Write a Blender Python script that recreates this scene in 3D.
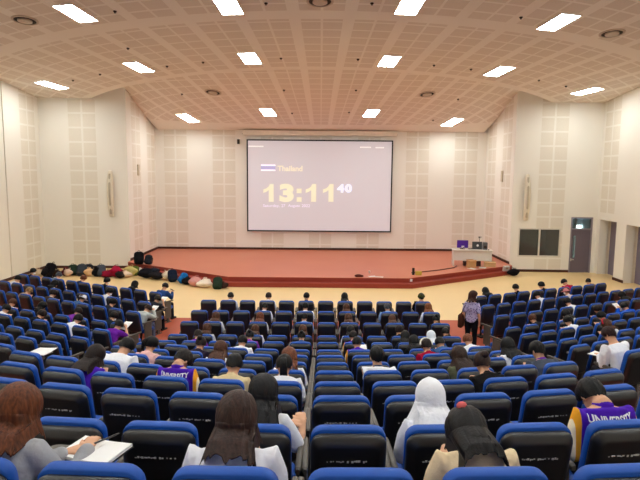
import bpy, bmesh, math, random
from mathutils import Vector, Matrix, Euler
from mathutils.bvhtree import BVHTree
import numpy as np

scn = bpy.context.scene
for o in list(bpy.data.objects):
    bpy.data.objects.remove(o)
random.seed(7)
D2R = math.pi / 180.0

# ------------------------------------------------------------------ camera, world, exposure
EYE = Vector((0.0, 0.0, 4.58))
cam_data = bpy.data.cameras.new('camera')
cam = bpy.data.objects.new('camera', cam_data)
scn.collection.objects.link(cam)
cam_data.sensor_width = 36.0
cam_data.lens = 36.0 * 550.0 / 640.0
cam_data.clip_end = 200.0
PITCH = math.atan(65.0 / 550.0)
ROLL = 0.5 * D2R
cam.matrix_world = Matrix.Translation(EYE) @ Matrix.Rotation(math.pi / 2 - PITCH, 4, 'X') @ Matrix.Rotation(ROLL, 4, 'Z')
scn.camera = cam

world = bpy.data.worlds.new('world')
scn.world = world
world.use_nodes = True
world.node_tree.nodes['Background'].inputs[0].default_value = (1.0, 0.96, 0.9, 1)
world.node_tree.nodes['Background'].inputs[1].default_value = 0.02

scn.view_settings.view_transform = 'Standard'
scn.view_settings.look = 'None'
scn.view_settings.gamma = 1.0
scn.view_settings.use_curve_mapping = False
scn.view_settings.exposure = 0.8
PANEL_STRENGTH = 26.0
scn.cycles.use_denoising = True
scn.cycles.max_bounces = 10
scn.cycles.diffuse_bounces = 6
scn.cycles.sample_clamp_indirect = 8.0

# ------------------------------------------------------------------ materials
def lin(c):
    if isinstance(c, str):
        c = c.lstrip('#')
        c = [int(c[i:i + 2], 16) / 255.0 for i in (0, 2, 4)]
    return tuple((x / 12.92 if x <= 0.04045 else ((x + 0.055) / 1.055) ** 2.4) for x in c) + (1.0,)

MATS = {}
class NT:
    """small helper for building node trees"""
    def __init__(self, mat):
        self.t = mat.node_tree
        self.n = self.t.nodes
        self.bsdf = self.n['Principled BSDF']
    def val(self, s, x):
        if isinstance(x, (int, float)):
            s.default_value = x
        else:
            self.t.links.new(x, s)
    def math(self, op, a, b=0.0, c=0.0):
        m = self.n.new('ShaderNodeMath'); m.operation = op
        self.val(m.inputs[0], a); self.val(m.inputs[1], b); self.val(m.inputs[2], c)
        return m.outputs[0]
    def mix(self, f, a, b):
        m = self.n.new('ShaderNodeMix'); m.data_type = 'RGBA'
        self.val(m.inputs[0], f)
        for s, x in ((m.inputs[6], a), (m.inputs[7], b)):
            if isinstance(x, tuple):
                s.default_value = x
            else:
                self.t.links.new(x, s)
        return m.outputs[2]
    def coords(self, kind='Object'):
        tc = self.n.new('ShaderNodeTexCoord')
        return tc.outputs[kind]
    def sep(self, v):
        s = self.n.new('ShaderNodeSeparateXYZ'); self.t.links.new(v, s.inputs[0])
        return s.outputs
    def noise(self, scale, detail=3.0, vec=None, rough=0.5):
        n = self.n.new('ShaderNodeTexNoise')
        n.inputs['Scale'].default_value = scale
        n.inputs['Detail'].default_value = detail
        n.inputs['Roughness'].default_value = rough
        if vec is not None:
            self.t.links.new(vec, n.inputs['Vector'])
        return n.outputs[0]
    def color(self, sock):
        self.t.links.new(sock, self.bsdf.inputs['Base Color'])
    def bump(self, h, strength=0.3, dist=0.01):
        b = self.n.new('ShaderNodeBump')
        b.inputs['Strength'].default_value = strength
        b.inputs['Distance'].default_value = dist
        self.t.links.new(h, b.inputs['Height'])
        self.t.links.new(b.outputs[0], self.bsdf.inputs['Normal'])

def new_mat(name, rough=0.6, spec=0.3):
    m = bpy.data.materials.new(name); m.use_nodes = True
    k = NT(m)
    k.bsdf.inputs['Roughness'].default_value = rough
    k.bsdf.inputs['Specular IOR Level'].default_value = spec
    return m, k

def plain(name, col, rough=0.6, spec=0.3, vary=0.12, scale=6.0, bump=0.0, bscale=40.0, bdist=0.004):
    if name in MATS:
        return MATS[name]
    m, k = new_mat(name, rough, spec)
    c = lin(col)
    d = tuple(x * (1 - vary) for x in c[:3]) + (1.0,)
    n = k.noise(scale, 4.0, k.coords('Object'))
    k.color(k.mix(n, d, tuple(min(1, x * (1 + vary * .6)) for x in c[:3]) + (1.0,)))
    if bump:
        k.bump(k.noise(bscale, 3.0, k.coords('Object')), bump, bdist)
    MATS[name] = m
    return m

def cloth(col, vary=0.12):
    name = 'cloth_' + col.strip('#')
    return plain(name, col, 0.9, 0.1, vary, 9.0, 0.6, 14.0, 0.02)

def hair_mat(col):
    name = 'hair_' + col.strip('#')
    if name in MATS:
        return MATS[name]
    m, k = new_mat(name, 0.5, 0.25)
    mp = k.n.new('ShaderNodeMapping')
    mp.inputs['Scale'].default_value = (1.0, 0.8, 0.035)
    k.t.links.new(k.coords('Object'), mp.inputs['Vector'])
    n = k.noise(75.0, 3.0, mp.outputs[0])
    c = lin(col)
    f = k.n.new('ShaderNodeClamp')
    k.t.links.new(k.math('MULTIPLY', k.math('SUBTRACT', n, 0.30), 2.3), f.inputs[0])
    k.color(k.mix(f.outputs[0], tuple(x * 0.5 for x in c[:3]) + (1.0,), tuple(min(1, x * 1.7) for x in c[:3]) + (1.0,)))
    k.bump(n, 0.6, 0.006)
    MATS[name] = m
    return m

def jersey_mat():
    """purple varsity jacket: yellow stripe then cream sleeve, by distance from the spine"""
    if 'jersey' in MATS:
        return MATS['jersey']
    m, k = new_mat('jersey', 0.85, 0.15)
    x = k.math('ABSOLUTE', k.sep(k.coords('Object'))[0])
    c = k.mix(k.math('GREATER_THAN', x, 0.190), lin('#4a1ca6'), lin('#f2a62a'))
    c = k.mix(k.math('GREATER_THAN', x, 0.222), c, lin('#f3e2c0'))
    k.color(c)
    k.bump(k.noise(14.0, 3.0, k.coords('Object')), 0.5, 0.02)
    MATS['jersey'] = m
    return m

def emit(name, col, strength, base=None):
    if name in MATS:
        return MATS[name]
    m, k = new_mat(name, 0.5)
    k.bsdf.inputs['Base Color'].default_value = lin(base or col)
    k.bsdf.inputs['Emission Color'].default_value = lin(col)
    k.bsdf.inputs['Emission Strength'].default_value = strength
    MATS[name] = m
    return m

WALL = '#e9e0cd'
WALL_SQ = '#e5dfd1'
def wall_mat(name, period, offset, z0=0.0, lim=(-1e3, 1e3), zmin=-1.0):
    """painted wall with columns of paired perforated acoustic squares"""
    m, k = new_mat(name, 0.75, 0.25)
    s = k.sep(k.coords('Object'))
    x, z = s[0], s[2]
    u = k.math('SUBTRACT', x, offset)
    u = k.math('DIVIDE', u, period)
    u = k.math('SUBTRACT', k.math('FRACT', k.math('ADD', u, 0.5)), 0.5)
    a = k.math('ABSOLUTE', k.math('MULTIPLY', u, period))
    ok = k.math('MULTIPLY', k.math('GREATER_THAN', a, 0.045), k.math('LESS_THAN', a, 0.63))
    ok = k.math('MULTIPLY', ok, k.math('MULTIPLY', k.math('GREATER_THAN', x, lim[0]), k.math('LESS_THAN', x, lim[1])))
    fz = k.math('FRACT', k.math('DIVIDE', k.math('SUBTRACT', z, z0), 0.67))
    ok = k.math('MULTIPLY', ok, k.math('MULTIPLY', k.math('GREATER_THAN', fz, 0.06), k.math('LESS_THAN', fz, 0.94)))
    ok = k.math('MULTIPLY', ok, k.math('GREATER_THAN', z, zmin))
    # perforation dots
    dx = k.math('SINE', k.math('MULTIPLY', x, 2 * math.pi / 0.03))
    dz = k.math('SINE', k.math('MULTIPLY', z, 2 * math.pi / 0.03))
    dot = k.math('GREATER_THAN', k.math('MULTIPLY', dx, dz), 0.55)
    n = k.noise(0.7, 3.0, k.coords('Object'))
    base = k.mix(n, lin('#ece8dd'), lin('#f0ede4'))
    sq = k.mix(k.math('MULTIPLY', dot, 0.35), lin(WALL_SQ), lin('#c2b9a6'))
    k.color(k.mix(ok, base, sq))
    return m

def ceiling_mat():
    m, k = new_mat('ceiling_tiles', 0.8, 0.2)
    s = k.sep(k.coords('Object'))
    x, y = s[0], s[1]
    ang = k.math('DIVIDE', k.math('ARCTAN2', x, k.math('SUBTRACT', 48.0, y)), 0.0503)
    u = k.math('SUBTRACT', k.math('FRACT', k.math('ADD', ang, 0.5)), 0.5)
    a = k.math('ABSOLUTE', k.math('MULTIPLY', u, 1.46))
    ok = k.math('MULTIPLY', k.math('GREATER_THAN', a, 0.035), k.math('LESS_THAN', a, 0.57))
    yy = k.math('SUBTRACT', 36.0, y)
    r = k.math('SQRT', k.math('ADD', k.math('MULTIPLY', x, x), k.math('MULTIPLY', yy, yy)))
    fr = k.math('FRACT', k.math('DIVIDE', r, 0.64))
    ok = k.math('MULTIPLY', ok, k.math('MULTIPLY', k.math('GREATER_THAN', fr, 0.07), k.math('LESS_THAN', fr, 0.93)))
    for rc, hw in ((14.65, 0.22), (19.7, 0.30), (25.5, 0.3)):
        ok = k.math('MULTIPLY', ok, k.math('GREATER_THAN', k.math('ABSOLUTE', k.math('SUBTRACT', r, rc)), hw))
    ok = k.math('MULTIPLY', ok, k.math('LESS_THAN', y, 29.6))
    base = k.mix(k.noise(0.5, 2.0, k.coords('Object')), lin('#ece3d6'), lin('#efe7db'))
    dx = k.math('SINE', k.math('MULTIPLY', x, 2 * math.pi / 0.035))
    dy = k.math('SINE', k.math('MULTIPLY', y, 2 * math.pi / 0.035))
    dot = k.math('GREATER_THAN', k.math('MULTIPLY', dx, dy), 0.55)
    sq = k.mix(k.math('MULTIPLY', dot, 0.3), lin('#e0d4c5'), lin('#bbab98'))
    k.color(k.mix(ok, base, sq))
    return m

def floor_mat(name, c1, c2, rough, scale=1.2, spec=0.4):
    m, k = new_mat(name, rough, spec)
    n = k.noise(scale, 5.0, k.coords('Object'))
    k.color(k.mix(n, lin(c1), lin(c2)))
    k.bump(k.noise(60.0, 2.0, k.coords('Object')), 0.1, 0.004)
    return m

# ------------------------------------------------------------------ mesh helpers
def link(o, parent=None):
    scn.collection.objects.link(o)
    if parent is not None:
        o.parent = parent
    return o

def mesh_data(name, V, F, smooth=False):
    me = bpy.data.meshes.new(name)
    me.from_pydata([tuple(v) for v in V], [], [tuple(f) for f in F])
    me.update()
    bm = bmesh.new(); bm.from_mesh(me)
    bmesh.ops.recalc_face_normals(bm, faces=bm.faces)
    bm.to_mesh(me); bm.free()
    if smooth:
        me.polygons.foreach_set('use_smooth', [True] * len(me.polygons))
    return me

def put(name, me, mat=None, parent=None, loc=None, rotz=0.0):
    o = bpy.data.objects.new(name, me)
    link(o, parent)
    if mat is not None:
        if len(me.materials) == 0:
            me.materials.append(None)
        o.material_slots[0].link = 'OBJECT'
        o.material_slots[0].material = mat
    if loc is not None:
        o.location = loc
    if rotz:
        o.rotation_euler = (0, 0, rotz)
    return o

def tag(o, label, cat, group=None):
    o['label'] = label; o['category'] = cat
    if group:
        o['group'] = group
    return o

def empty(name, label, cat, loc=(0, 0, 0), rotz=0.0, group=None):
    o = bpy.data.objects.new(name, None)
    o.empty_display_size = 0.1
    link(o)
    o.location = loc; o.rotation_euler = (0, 0, rotz)
    return tag(o, label, cat, group)

class MB:
    """collects shapes into one mesh"""
    def __init__(self):
        self.V = []; self.F = []
    def add(self, V, F):
        b = len(self.V)
        self.V += [Vector(v) for v in V]
        self.F += [tuple(i + b for i in f) for f in F]
        return self
    def box(self, c, s, M=None):
        x, y, z = (q / 2 for q in s)
        V = [Vector((sx * x, sy * y, sz * z)) for sx in (-1, 1) for sy in (-1, 1) for sz in (-1, 1)]
        V = [(M @ v if M else v) + Vector(c) for v in V]
        return self.add(V, [(0, 1, 3, 2), (4, 6, 7, 5), (0, 4, 5, 1), (2, 3, 7, 6), (0, 2, 6, 4), (1, 5, 7, 3)])
    def rings(self, R, cap=True):
        n = len(R[0]); V = [v for r in R for v in r]; F = []
        for i in range(len(R) - 1):
            for j in range(n):
                k = (j + 1) % n
                F.append((i * n + j, i * n + k, (i + 1) * n + k, (i + 1) * n + j))
        if cap:
            F.append(tuple(range(n - 1, -1, -1))); F.append(tuple((len(R) - 1) * n + j for j in range(n)))
        return self.add(V, F)
    def slab(self, w, h, rad, prof, M=None, n=5):
        """rounded rectangle in local x,z (centre 0) swept along y; prof = [(y, inset)]"""
        R = []
        for y, ins in prof:
            hw, hh, r = w / 2 - ins, h / 2 - ins, max(0.004, min(rad - ins * 0.6, w / 2 - ins - 1e-4, h / 2 - ins - 1e-4))
            ring = []
            for cx, cz, a0 in ((1, 1, 0), (-1, 1, 90), (-1, -1, 180), (1, -1, 270)):
                for i in range(n):
                    a = (a0 + 90.0 * i / (n - 1)) * D2R
                    ring.append(Vector((cx * (hw - r) + r * math.cos(a), y, cz * (hh - r) + r * math.sin(a))))
            R.append([M @ v if M else v for v in ring])
        return self.rings(R)
    def lathe(self, prof, M=None, n=20):
        R = [[(M @ Vector((r * math.cos(2 * math.pi * j / n), r * math.sin(2 * math.pi * j / n), z)) if M else
               Vector((r * math.cos(2 * math.pi * j / n), r * math.sin(2 * math.pi * j / n), z))) for j in range(n)] for r, z in prof]
        return self.rings(R)
    def tube(self, pts, rad, xdir=(1, 0, 0), n=12, round_ends=True):
        pts = [Vector(p) for p in pts]
        rad = [(r, r) if isinstance(r, (int, float)) else r for r in rad]
        P = list(pts); Rr = list(rad)
        if round_ends:
            d0 = (pts[0] - pts[1]).normalized(); d1 = (pts[-1] - pts[-2]).normalized()
            m0, m1 = min(rad[0]), min(rad[-1])
            P = [pts[0] + d0 * m0 * 0.85, pts[0] + d0 * m0 * 0.5] + pts + [pts[-1] + d1 * m1 * 0.5, pts[-1] + d1 * m1 * 0.85]
            sc = lambda r, f: (r[0] * f, r[1] * f)
            Rr = [sc(rad[0], .45), sc(rad[0], .85)] + rad + [sc(rad[-1], .85), sc(rad[-1], .45)]
        R = []
        for i, p in enumerate(P):
            t = (P[min(i + 1, len(P) - 1)] - P[max(i - 1, 0)]).normalized()
            x = Vector(xdir); x = (x - t * x.dot(t))
            if x.length < 1e-3:
                x = t.orthogonal()
            x.normalize(); y = t.cross(x)
            R.append([p + x * Rr[i][0] * math.cos(2 * math.pi * j / n) + y * Rr[i][1] * math.sin(2 * math.pi * j / n) for j in range(n)])
        return self.rings(R)
    def ellipsoid(self, c, r, M=None, n=14, m=9):
        R = []
        for i in range(m):
            a = math.pi * (i + 0.35) / (m - 0.3)
            ring = []
            for j in range(n):
                b = 2 * math.pi * j / n
                v = Vector((r[0] * math.sin(a) * math.cos(b), r[1] * math.sin(a) * math.sin(b), -r[2] * math.cos(a)))
                ring.append((M @ v if M else v) + Vector(c))
            R.append(ring)
        return self.rings(R)
    def data(self, name, smooth=False):
        return mesh_data(name, self.V, self.F, smooth)
    def obj(self, name, mat, parent=None, smooth=False, loc=None, rotz=0.0):
        return put(name, self.data(name, smooth), mat, parent, loc, rotz)

def remesh(mb, voxel, iters=3, name='m'):
    me = bpy.data.meshes.new(name)
    me.from_pydata([tuple(v) for v in mb.V], [], mb.F); me.update()
    bm = bmesh.new(); bm.from_mesh(me); bmesh.ops.recalc_face_normals(bm, faces=bm.faces); bm.to_mesh(me); bm.free()
    o = bpy.data.objects.new('tmp', me); scn.collection.objects.link(o)
    r = o.modifiers.new('r', 'REMESH'); r.mode = 'VOXEL'; r.voxel_size = voxel; r.use_smooth_shade = True
    if iters:
        s = o.modifiers.new('s', 'SMOOTH'); s.iterations = iters; s.factor = 0.5
    dg = bpy.context.evaluated_depsgraph_get()
    out = bpy.data.meshes.new_from_object(o.evaluated_get(dg))
    out.name = name
    bpy.data.objects.remove(o); bpy.data.meshes.remove(me)
    out.polygons.foreach_set('use_smooth', [True] * len(out.polygons))
    return out

def text_mesh(s, size, bold=0.0, extrude=0.002, align='LEFT'):
    cu = bpy.data.curves.new('t', 'FONT'); cu.body = s; cu.size = size; cu.offset = bold; cu.extrude = extrude
    cu.align_x = align
    o = bpy.data.objects.new('t', cu); scn.collection.objects.link(o)
    dg = bpy.context.evaluated_depsgraph_get()
    me = bpy.data.meshes.new_from_object(o.evaluated_get(dg))
    bpy.data.objects.remove(o)
    return me

def structure(o):
    o['kind'] = 'structure'
    return o

def project(p):
    """point to photo pixel (for leaving out what the frame cannot see)"""
    q = cam.matrix_world.inverted() @ Vector(p)
    return 320 + 550 * q.x / -q.z, 240 - 550 * q.y / -q.z

# ------------------------------------------------------------------ the room
def zB(y):                       # main ceiling plane
    return 8.06 + 0.106 * (26.2 - y)
def arcB(x):                     # front edge of the main ceiling
    return 36.0 - math.sqrt(max(14.5 ** 2 - x * x, 0.0)) if abs(x) < 14.5 else 36.0
def zC(x, y):                    # stage end ceiling
    yf = arcB(x); ze = 8.57 + 0.0058 * x * x
    t = (y - yf) / (30.9 - yf)
    return ze + (7.0 - ze) * t

HX = 13.25
W_BACK = 30.9
CE = ceiling_mat()
# main ceiling: fan surface with thickness
mb = MB()
xs = [-HX + 2 * HX * i / 48 for i in range(49)]
V = []; F = []
for x in xs:
    yf = min(arcB(x), 26.6)
    for j in range(9):
        y = -5.0 + (yf + 5.0) * j / 8
        V.append((x, y, zB(y)))
    V.append((x, yf, zB(yf) + 0.9 if abs(x) > 4 else zB(yf) + 0.25))
for i in range(48):
    for j in range(9):
        a = i * 10 + j
        F.append((a, a + 1, a + 11, a + 10))
ceil = mb.add(V, F).obj('ceiling', CE); structure(ceil)
mb = MB(); V = []; F = []
xs = [-11.4 + 22.8 * i / 48 for i in range(49)]
for x in xs:
    yf = arcB(x) - 0.02
    y1 = W_BACK + 0.05 if abs(x) < 9.4 else 26.7
    for j in range(9):
        y = yf + (y1 - yf) * j / 8
        V.append((x, y, zC(x, y) + 0.004))
for i in range(48):
    for j in range(8):
        a = i * 9 + j
        F.append((a, a + 1, a + 10, a + 9))
ceil2 = mb.add(V, F).obj('ceiling_stage', CE); structure(ceil2)

def wall(name, p0, p1, z1, mat, openings=(), thick=0.25, flip=1):
    """wall from p0 to p1 (room side on the line), object space x runs along it; openings (x0,x1,z0,z1)"""
    p0 = Vector((p0[0], p0[1], 0)); p1 = Vector((p1[0], p1[1], 0))
    L = (p1 - p0).length
    ang = math.atan2(p1.y - p0.y, p1.x - p0.x)
    X = sorted({0.0, L} | {o[0] for o in openings} | {o[1] for o in openings})
    Z = sorted({0.0, z1} | {o[2] for o in openings} | {o[3] for o in openings})
    mb = MB()
    for i in range(len(X) - 1):
        for j in range(len(Z) - 1):
            cx, cz = (X[i] + X[i + 1]) / 2, (Z[j] + Z[j + 1]) / 2
            if any(o[0] < cx < o[1] and o[2] < cz < o[3] for o in openings):
                continue
            mb.box((cx, flip * thick / 2, cz), (X[i + 1] - X[i], thick, Z[j + 1] - Z[j]))
    o = mb.obj(name, mat, None, False, p0, ang)
    return structure(o)

m_back = wall_mat('wall_back_paint', 2.69, 9.2)
wall('wall_back', (-9.2, W_BACK), (9.2, W_BACK), 7.6, m_back)
m_wing = wall_mat('wall_wing_paint', 2.35, 1.35)
m_w3l = wall_mat('wall_front_left_paint', 50.0, 2.0)
m_w4 = wall_mat('wall_side_paint', 50.0, 1.75, lim=(0.9, 3))
wall('wall_stage_left', (-9.2, 26.4), (-9.2, W_BACK), 9.2, m_wing)
wall('wall_stage_right', (9.2, W_BACK), (9.2, 26.4), 9.2, wall_mat('wall_wing_right_paint', 2.35, 3.4))
wall('wall_front_left', (-HX, 26.25), (-9.2, 26.4), 9.2, m_w3l)
WIN = (0.37, 2.38, 0.74, 2.13)
DOOR = (2.83, 3.85, 0.0, 2.68)
wall('wall_front_right', (9.2, 26.4), (HX, 26.25), 9.2, wall_mat('wall_front_right_paint', 50.0, 1.82), (WIN, DOOR))
wall('wall_left', (-HX, -5.0), (-HX, 26.25), 12.0, wall_mat('wall_left_paint', 60.0, 30.25, lim=(29.5, 31.2)))
# right wall runs from the front corner towards the viewer: x = distance from the front corner
OP = [(0.30, 1.75, 0.0, 2.6), (2.55, 4.05, 0.0, 2.56)]
wall('wall_right', (HX, 26.25), (HX, -5.0), 12.0, wall_mat('wall_right_paint', 60.0, 0.85, z0=0.2, lim=(0.05, 1.6), zmin=2.95), OP, 0.4)
wall('wall_rear', (HX, -5.0), (-HX, -5.0), 12.0, wall_mat('wall_rear_paint', 2.69, 1.0))

# wall joints on the side walls
mj = plain('joint_grey', '#d8d2c4', 0.7)
for s, nm, y in ((-1, 'trim_1', 23.3), (1, 'trim_2', 22.1)):
    z0 = 0.1 if s < 0 else 2.7
    structure(MB().box((s * (HX - 0.012), y, (zB(y) + z0) / 2), (0.03, 0.04, zB(y) - z0 - .02)).obj(nm, mj))

# skirting
mk = plain('skirting_dark', '#4a2a20', 0.6)
def skirt(name, pts, z):
    mb = MB()
    for (a, b) in zip(pts[:-1], pts[1:]):
        a = Vector((a[0], a[1], 0)); b = Vector((b[0], b[1], 0))
        d = b - a; M = Matrix.Rotation(math.atan2(d.y, d.x), 4, 'Z')
        mb.box((a + b) / 2 + Vector((0, 0, z + 0.06)), (d.length, 0.03, 0.12), M)
    structure(mb.obj(name, mk))
skirt('baseboard_back', [(-9.18, 30.88), (9.18, 30.88)], 0.36)
skirt('baseboard_stage_left', [(-9.18, 26.4), (-9.18, 30.87)], 0.36)
skirt('baseboard_stage_right', [(9.18, 30.87), (9.18, 26.4)], 0.36)
skirt('baseboard_front_left', [(-13.22, 26.23), (-9.2, 26.38)], 0.0)
skirt('baseboard_front_right', [(9.2, 26.38), (9.2 + 2.83, 26.30)], 0.0)
skirt('baseboard_left', [(-13.23, 13.0), (-13.23, 26.2)], 0.0)
skirt('baseboard_right', [(13.23, 23.65), (13.23, 24.5)], 0.0)

# floors
fl = MB().box((0, 13, -0.1), (28, 38, 0.2)).obj('floor', floor_mat('floor_tan', '#e6c68c', '#efd29b', 0.35, 0.8)); structure(fl)
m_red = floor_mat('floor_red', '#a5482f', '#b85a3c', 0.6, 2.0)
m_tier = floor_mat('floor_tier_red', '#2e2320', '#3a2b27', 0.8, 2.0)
V = [(-13.2, 21.4), (-4.6, 17.15), (4.6, 17.15), (13.2, 21.4), (13.2, -5), (-13.2, -5)]
mb = MB()
mb.add([(x, y, 0.0) for x, y in V] + [(x, y, 0.012) for x, y in V],
       [(5, 4, 3, 2, 1, 0), (6, 7, 8, 9, 10, 11)] + [(i, (i + 1) % 6, 6 + (i + 1) % 6, 6 + i) for i in range(6)])
structure(mb.obj('floor_carpet', m_red))

# stage: two steps
m_top = floor_mat('stage_top', '#c06a50', '#cb7a5d', 0.38, 0.6, 0.45)
m_ris = floor_mat('stage_riser', '#8d3326', '#983b2b', 0.5, 2.0)
def poly_slab(name, P, z0, z1, mat):
    n = len(P)
    return structure(MB().add([(x, y, z0) for x, y in P] + [(x, y, z1) for x, y in P],
           [tuple(range(n)), tuple(range(n, 2 * n))] + [(i, (i + 1) % n, n + (i + 1) % n, n + i) for i in range(n)]).obj(name, mat))
STEP = [(-9.2, 25.7), (-3.9, 22.1), (3.8, 22.1), (9.2, 25.65), (9.2, 30.9), (-9.2, 30.9)]
STAGE = [(-9.2, 26.05), (-3.78, 22.45), (3.7, 22.45), (9.2, 26.0), (9.2, 30.9), (-9.2, 30.9)]
poly_slab('floor_stage_step', STEP, 0.0, 0.18, m_ris)
poly_slab('floor_stage_riser', STAGE, 0.18, 0.35, m_ris)
poly_slab('floor_stage', [(x, y + 0.0) for x, y in STAGE], 0.35, 0.362, m_top)
# ------------------------------------------------------------------ seating plan
# centre block: row -> (distance of the seat-back tops, floor height, curve radius)
CROWS = {1: (15.44, 0.012, 400), 2: (14.23, 0.012, 400), 3: (13.12, 0.012, 400), 4: (12.01, 0.012, 300), 5: (11.02, 0.17, 200),
         6: (9.50, 0.50, 16), 7: (8.23, 0.825, 14), 8: (7.155, 1.09, 12), 9: (6.08, 1.365, 12), 10: (5.055, 1.63, 11),
         11: (4.05, 1.907, 11), 12: (3.074, 2.13, 17), 13: (2.107, 2.40, 16)}
PC = 0.56
def c_slot(row, k):
    d, z, R = CROWS[row]
    a = (k + 0.317) * PC
    f = a / R
    return Vector((R * math.sin(f), d + R * (1 - math.cos(f)), z)), f
LROWS = {1: (-5.02, 16.47, 0.012), 2: (-4.95, 15.19, 0.012), 3: (-4.89, 14.08, 0.012), 4: (-4.85, 12.92, 0.012), 5: (-4.8, 11.77, 0.19), 6: (-4.8, 10.68, 0.34), 7: (-4.87, 9.65, 0.57), 8: (-4.7, 7.9, 1.07)}
RROWS = {1: (4.87, 16.3, 0.012), 2: (4.75, 15.13, 0.012), 3: (4.78, 14.01, 0.012), 4: (4.66, 12.86, 0.012), 5: (4.6, 11.72, 0.19), 6: (4.55, 10.63, 0.34), 7: (4.76, 9.71, 0.57), 8: (4.72, 7.9, 1.07)}
def s_slot(side, row, i):
    x, y, z = (LROWS if side == 'L' else RROWS)[row]
    if side == 'L':
        th, p, s = (26.5 if row < 4 else 23.0) * D2R, 0.615, -1
    else:
        th, p, s = 24.5 * D2R, 0.58, 1
    return Vector((x + s * i * p * math.cos(th), y + i * p * math.sin(th), z)), s * th
def slot(b, row, i):
    return c_slot(row, i) if b == 'C' else s_slot(b, row, i)

SLOTS = []
for row in CROWS:
    for k in range(-7 if row == 9 else -6, 6):
        p, f = c_slot(row, k)
        px, py = project(p + Vector((0, 0, 0.9)))
        if -75 < px < 715:
            SLOTS.append(('C', row, k))
for side in 'LR':
    for row in range(1, 9):
        for i in range(0, 14):
            if row == 1 and i > (9 if side == 'R' else 10):
                continue
            p, f = s_slot(side, row, i)
            px, py = project(p + Vector((0, 0, 0.9)))
            if -14 < px < 654 and abs(p.x) < 12.6:
                SLOTS.append((side, row, i))

# tiers under the rows and ramps in the aisles
def tier(name, pts, z, front, back):
    """strip along pts [(x,y,facing)] from back to front of a row"""
    A = []; B = []
    for (x, y, f) in pts:
        d = Vector((-math.sin(f), math.cos(f), 0))
        A.append(Vector((x, y, 0)) + d * front); B.append(Vector((x, y, 0)) - d * back)
    n = len(pts); V = []
    for zz in (-0.02, z):
        V += [Vector((p.x, p.y, zz)) for p in A] + [Vector((p.x, p.y, zz)) for p in B]
    F = []
    for i in range(n - 1):
        F += [(2 * n + i, 2 * n + i + 1, 3 * n + i + 1, 3 * n + i), (i, n + i, n + i + 1, i + 1),
              (i, i + 1, 2 * n + i + 1, 2 * n + i), (n + i, 3 * n + i, 3 * n + i + 1, n + i + 1)]
    F += [(0, 2 * n, 3 * n, n), (n - 1, 2 * n - 1, 4 * n - 1, 3 * n - 1)]
    return structure(MB().add(V, F).obj(name, m_tier))
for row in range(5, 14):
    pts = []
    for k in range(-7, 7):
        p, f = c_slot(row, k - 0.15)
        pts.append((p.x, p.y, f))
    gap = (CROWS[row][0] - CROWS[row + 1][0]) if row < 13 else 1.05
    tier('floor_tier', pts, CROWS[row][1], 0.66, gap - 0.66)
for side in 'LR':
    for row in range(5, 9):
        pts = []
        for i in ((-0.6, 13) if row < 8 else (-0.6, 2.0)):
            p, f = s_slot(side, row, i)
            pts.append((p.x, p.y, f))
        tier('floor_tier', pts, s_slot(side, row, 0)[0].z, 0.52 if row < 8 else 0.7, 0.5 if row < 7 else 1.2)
prof = [(17.1, 0.012), (12.3, 0.014), (11.3, 0.15), (9.8, 0.46), (8.7, 0.80), (7.7, 1.07), (6.7, 1.34), (5.7, 1.6), (4.7, 1.88), (2.8, 2.4), (-4, 2.4)]
for s, nm in ((-1, 'floor_aisle_left'), (1, 'floor_aisle_right')):
    V = []; F = []
    for y, z in prof:
        V += [(s * 3.55, y, z + 0.005), (s * 4.5, y, z + 0.005)]
    for i in range(len(prof) - 1):
        F.append((2 * i, 2 * i + 1, 2 * i + 3, 2 * i + 2))
    structure(MB().add(V, F).obj(nm, m_red))
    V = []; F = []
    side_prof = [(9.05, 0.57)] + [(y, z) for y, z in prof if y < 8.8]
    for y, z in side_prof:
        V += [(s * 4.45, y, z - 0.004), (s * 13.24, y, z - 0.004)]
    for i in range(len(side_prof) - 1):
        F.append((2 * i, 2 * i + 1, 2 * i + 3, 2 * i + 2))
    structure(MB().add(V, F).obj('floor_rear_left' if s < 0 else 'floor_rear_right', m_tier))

# ------------------------------------------------------------------ auditorium chair (origin on the floor below the top of the back, faces +y)
m_blue = plain('seat_blue', '#0a4da9', 0.5, 0.35, 0.10, 30.0, 0.25, 160.0, 0.002)
m_shell = plain('seat_shell_black', '#1c1c1e', 0.36, 0.75, 0.2, 8.0)
m_arm = plain('arm_grey_brown', '#5d574e', 0.5, 0.4, 0.2, 12.0)
m_leg = plain('leg_black', '#202022', 0.5, 0.4)
m_scr = plain('row_text_white', '#d8d8d8', 0.7, 0.2)
RECL = Matrix.Rotation(11.0 * D2R, 4, 'X')          # back leans away from the sitter
def back_M(z):
    return Matrix.Translation((0, 0.055, z)) @ RECL
BACK = Matrix.Translation((0, 0.055, 0.70)) @ RECL
ch = {}
mb = MB().slab(0.445, 0.57, 0.075, [(0.065, 0.05), (0.055, 0.02), (0.035, 0.004), (0.01, 0.0), (-0.015, 0.0), (-0.022, 0.006)], BACK, 6)
ch['backrest'] = (mb.data('backrest', True), m_blue)
mb = MB().slab(0.448, 0.555, 0.072, [(-0.0225, 0.004), (-0.035, 0.0), (-0.05, 0.006), (-0.066, 0.022), (-0.080, 0.040), (-0.086, 0.052), (-0.087, 0.062)], BACK @ Matrix.Translation((0, 0, -0.012)), 6)
ch['back_shell'] = (mb.data('back_shell', True), m_shell)
SEATM = Matrix.Translation((0, 0.36, 0.41)) @ Matrix.Rotation(93 * D2R, 4, 'X')
mb = MB().slab(0.44, 0.44, 0.08, [(0.06, 0.03), (0.045, 0.008), (0.02, 0.0), (-0.02, 0.0), (-0.04, 0.02)], SEATM, 5)
ch['seat'] = (mb.data('seat', True), m_blue)
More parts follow.
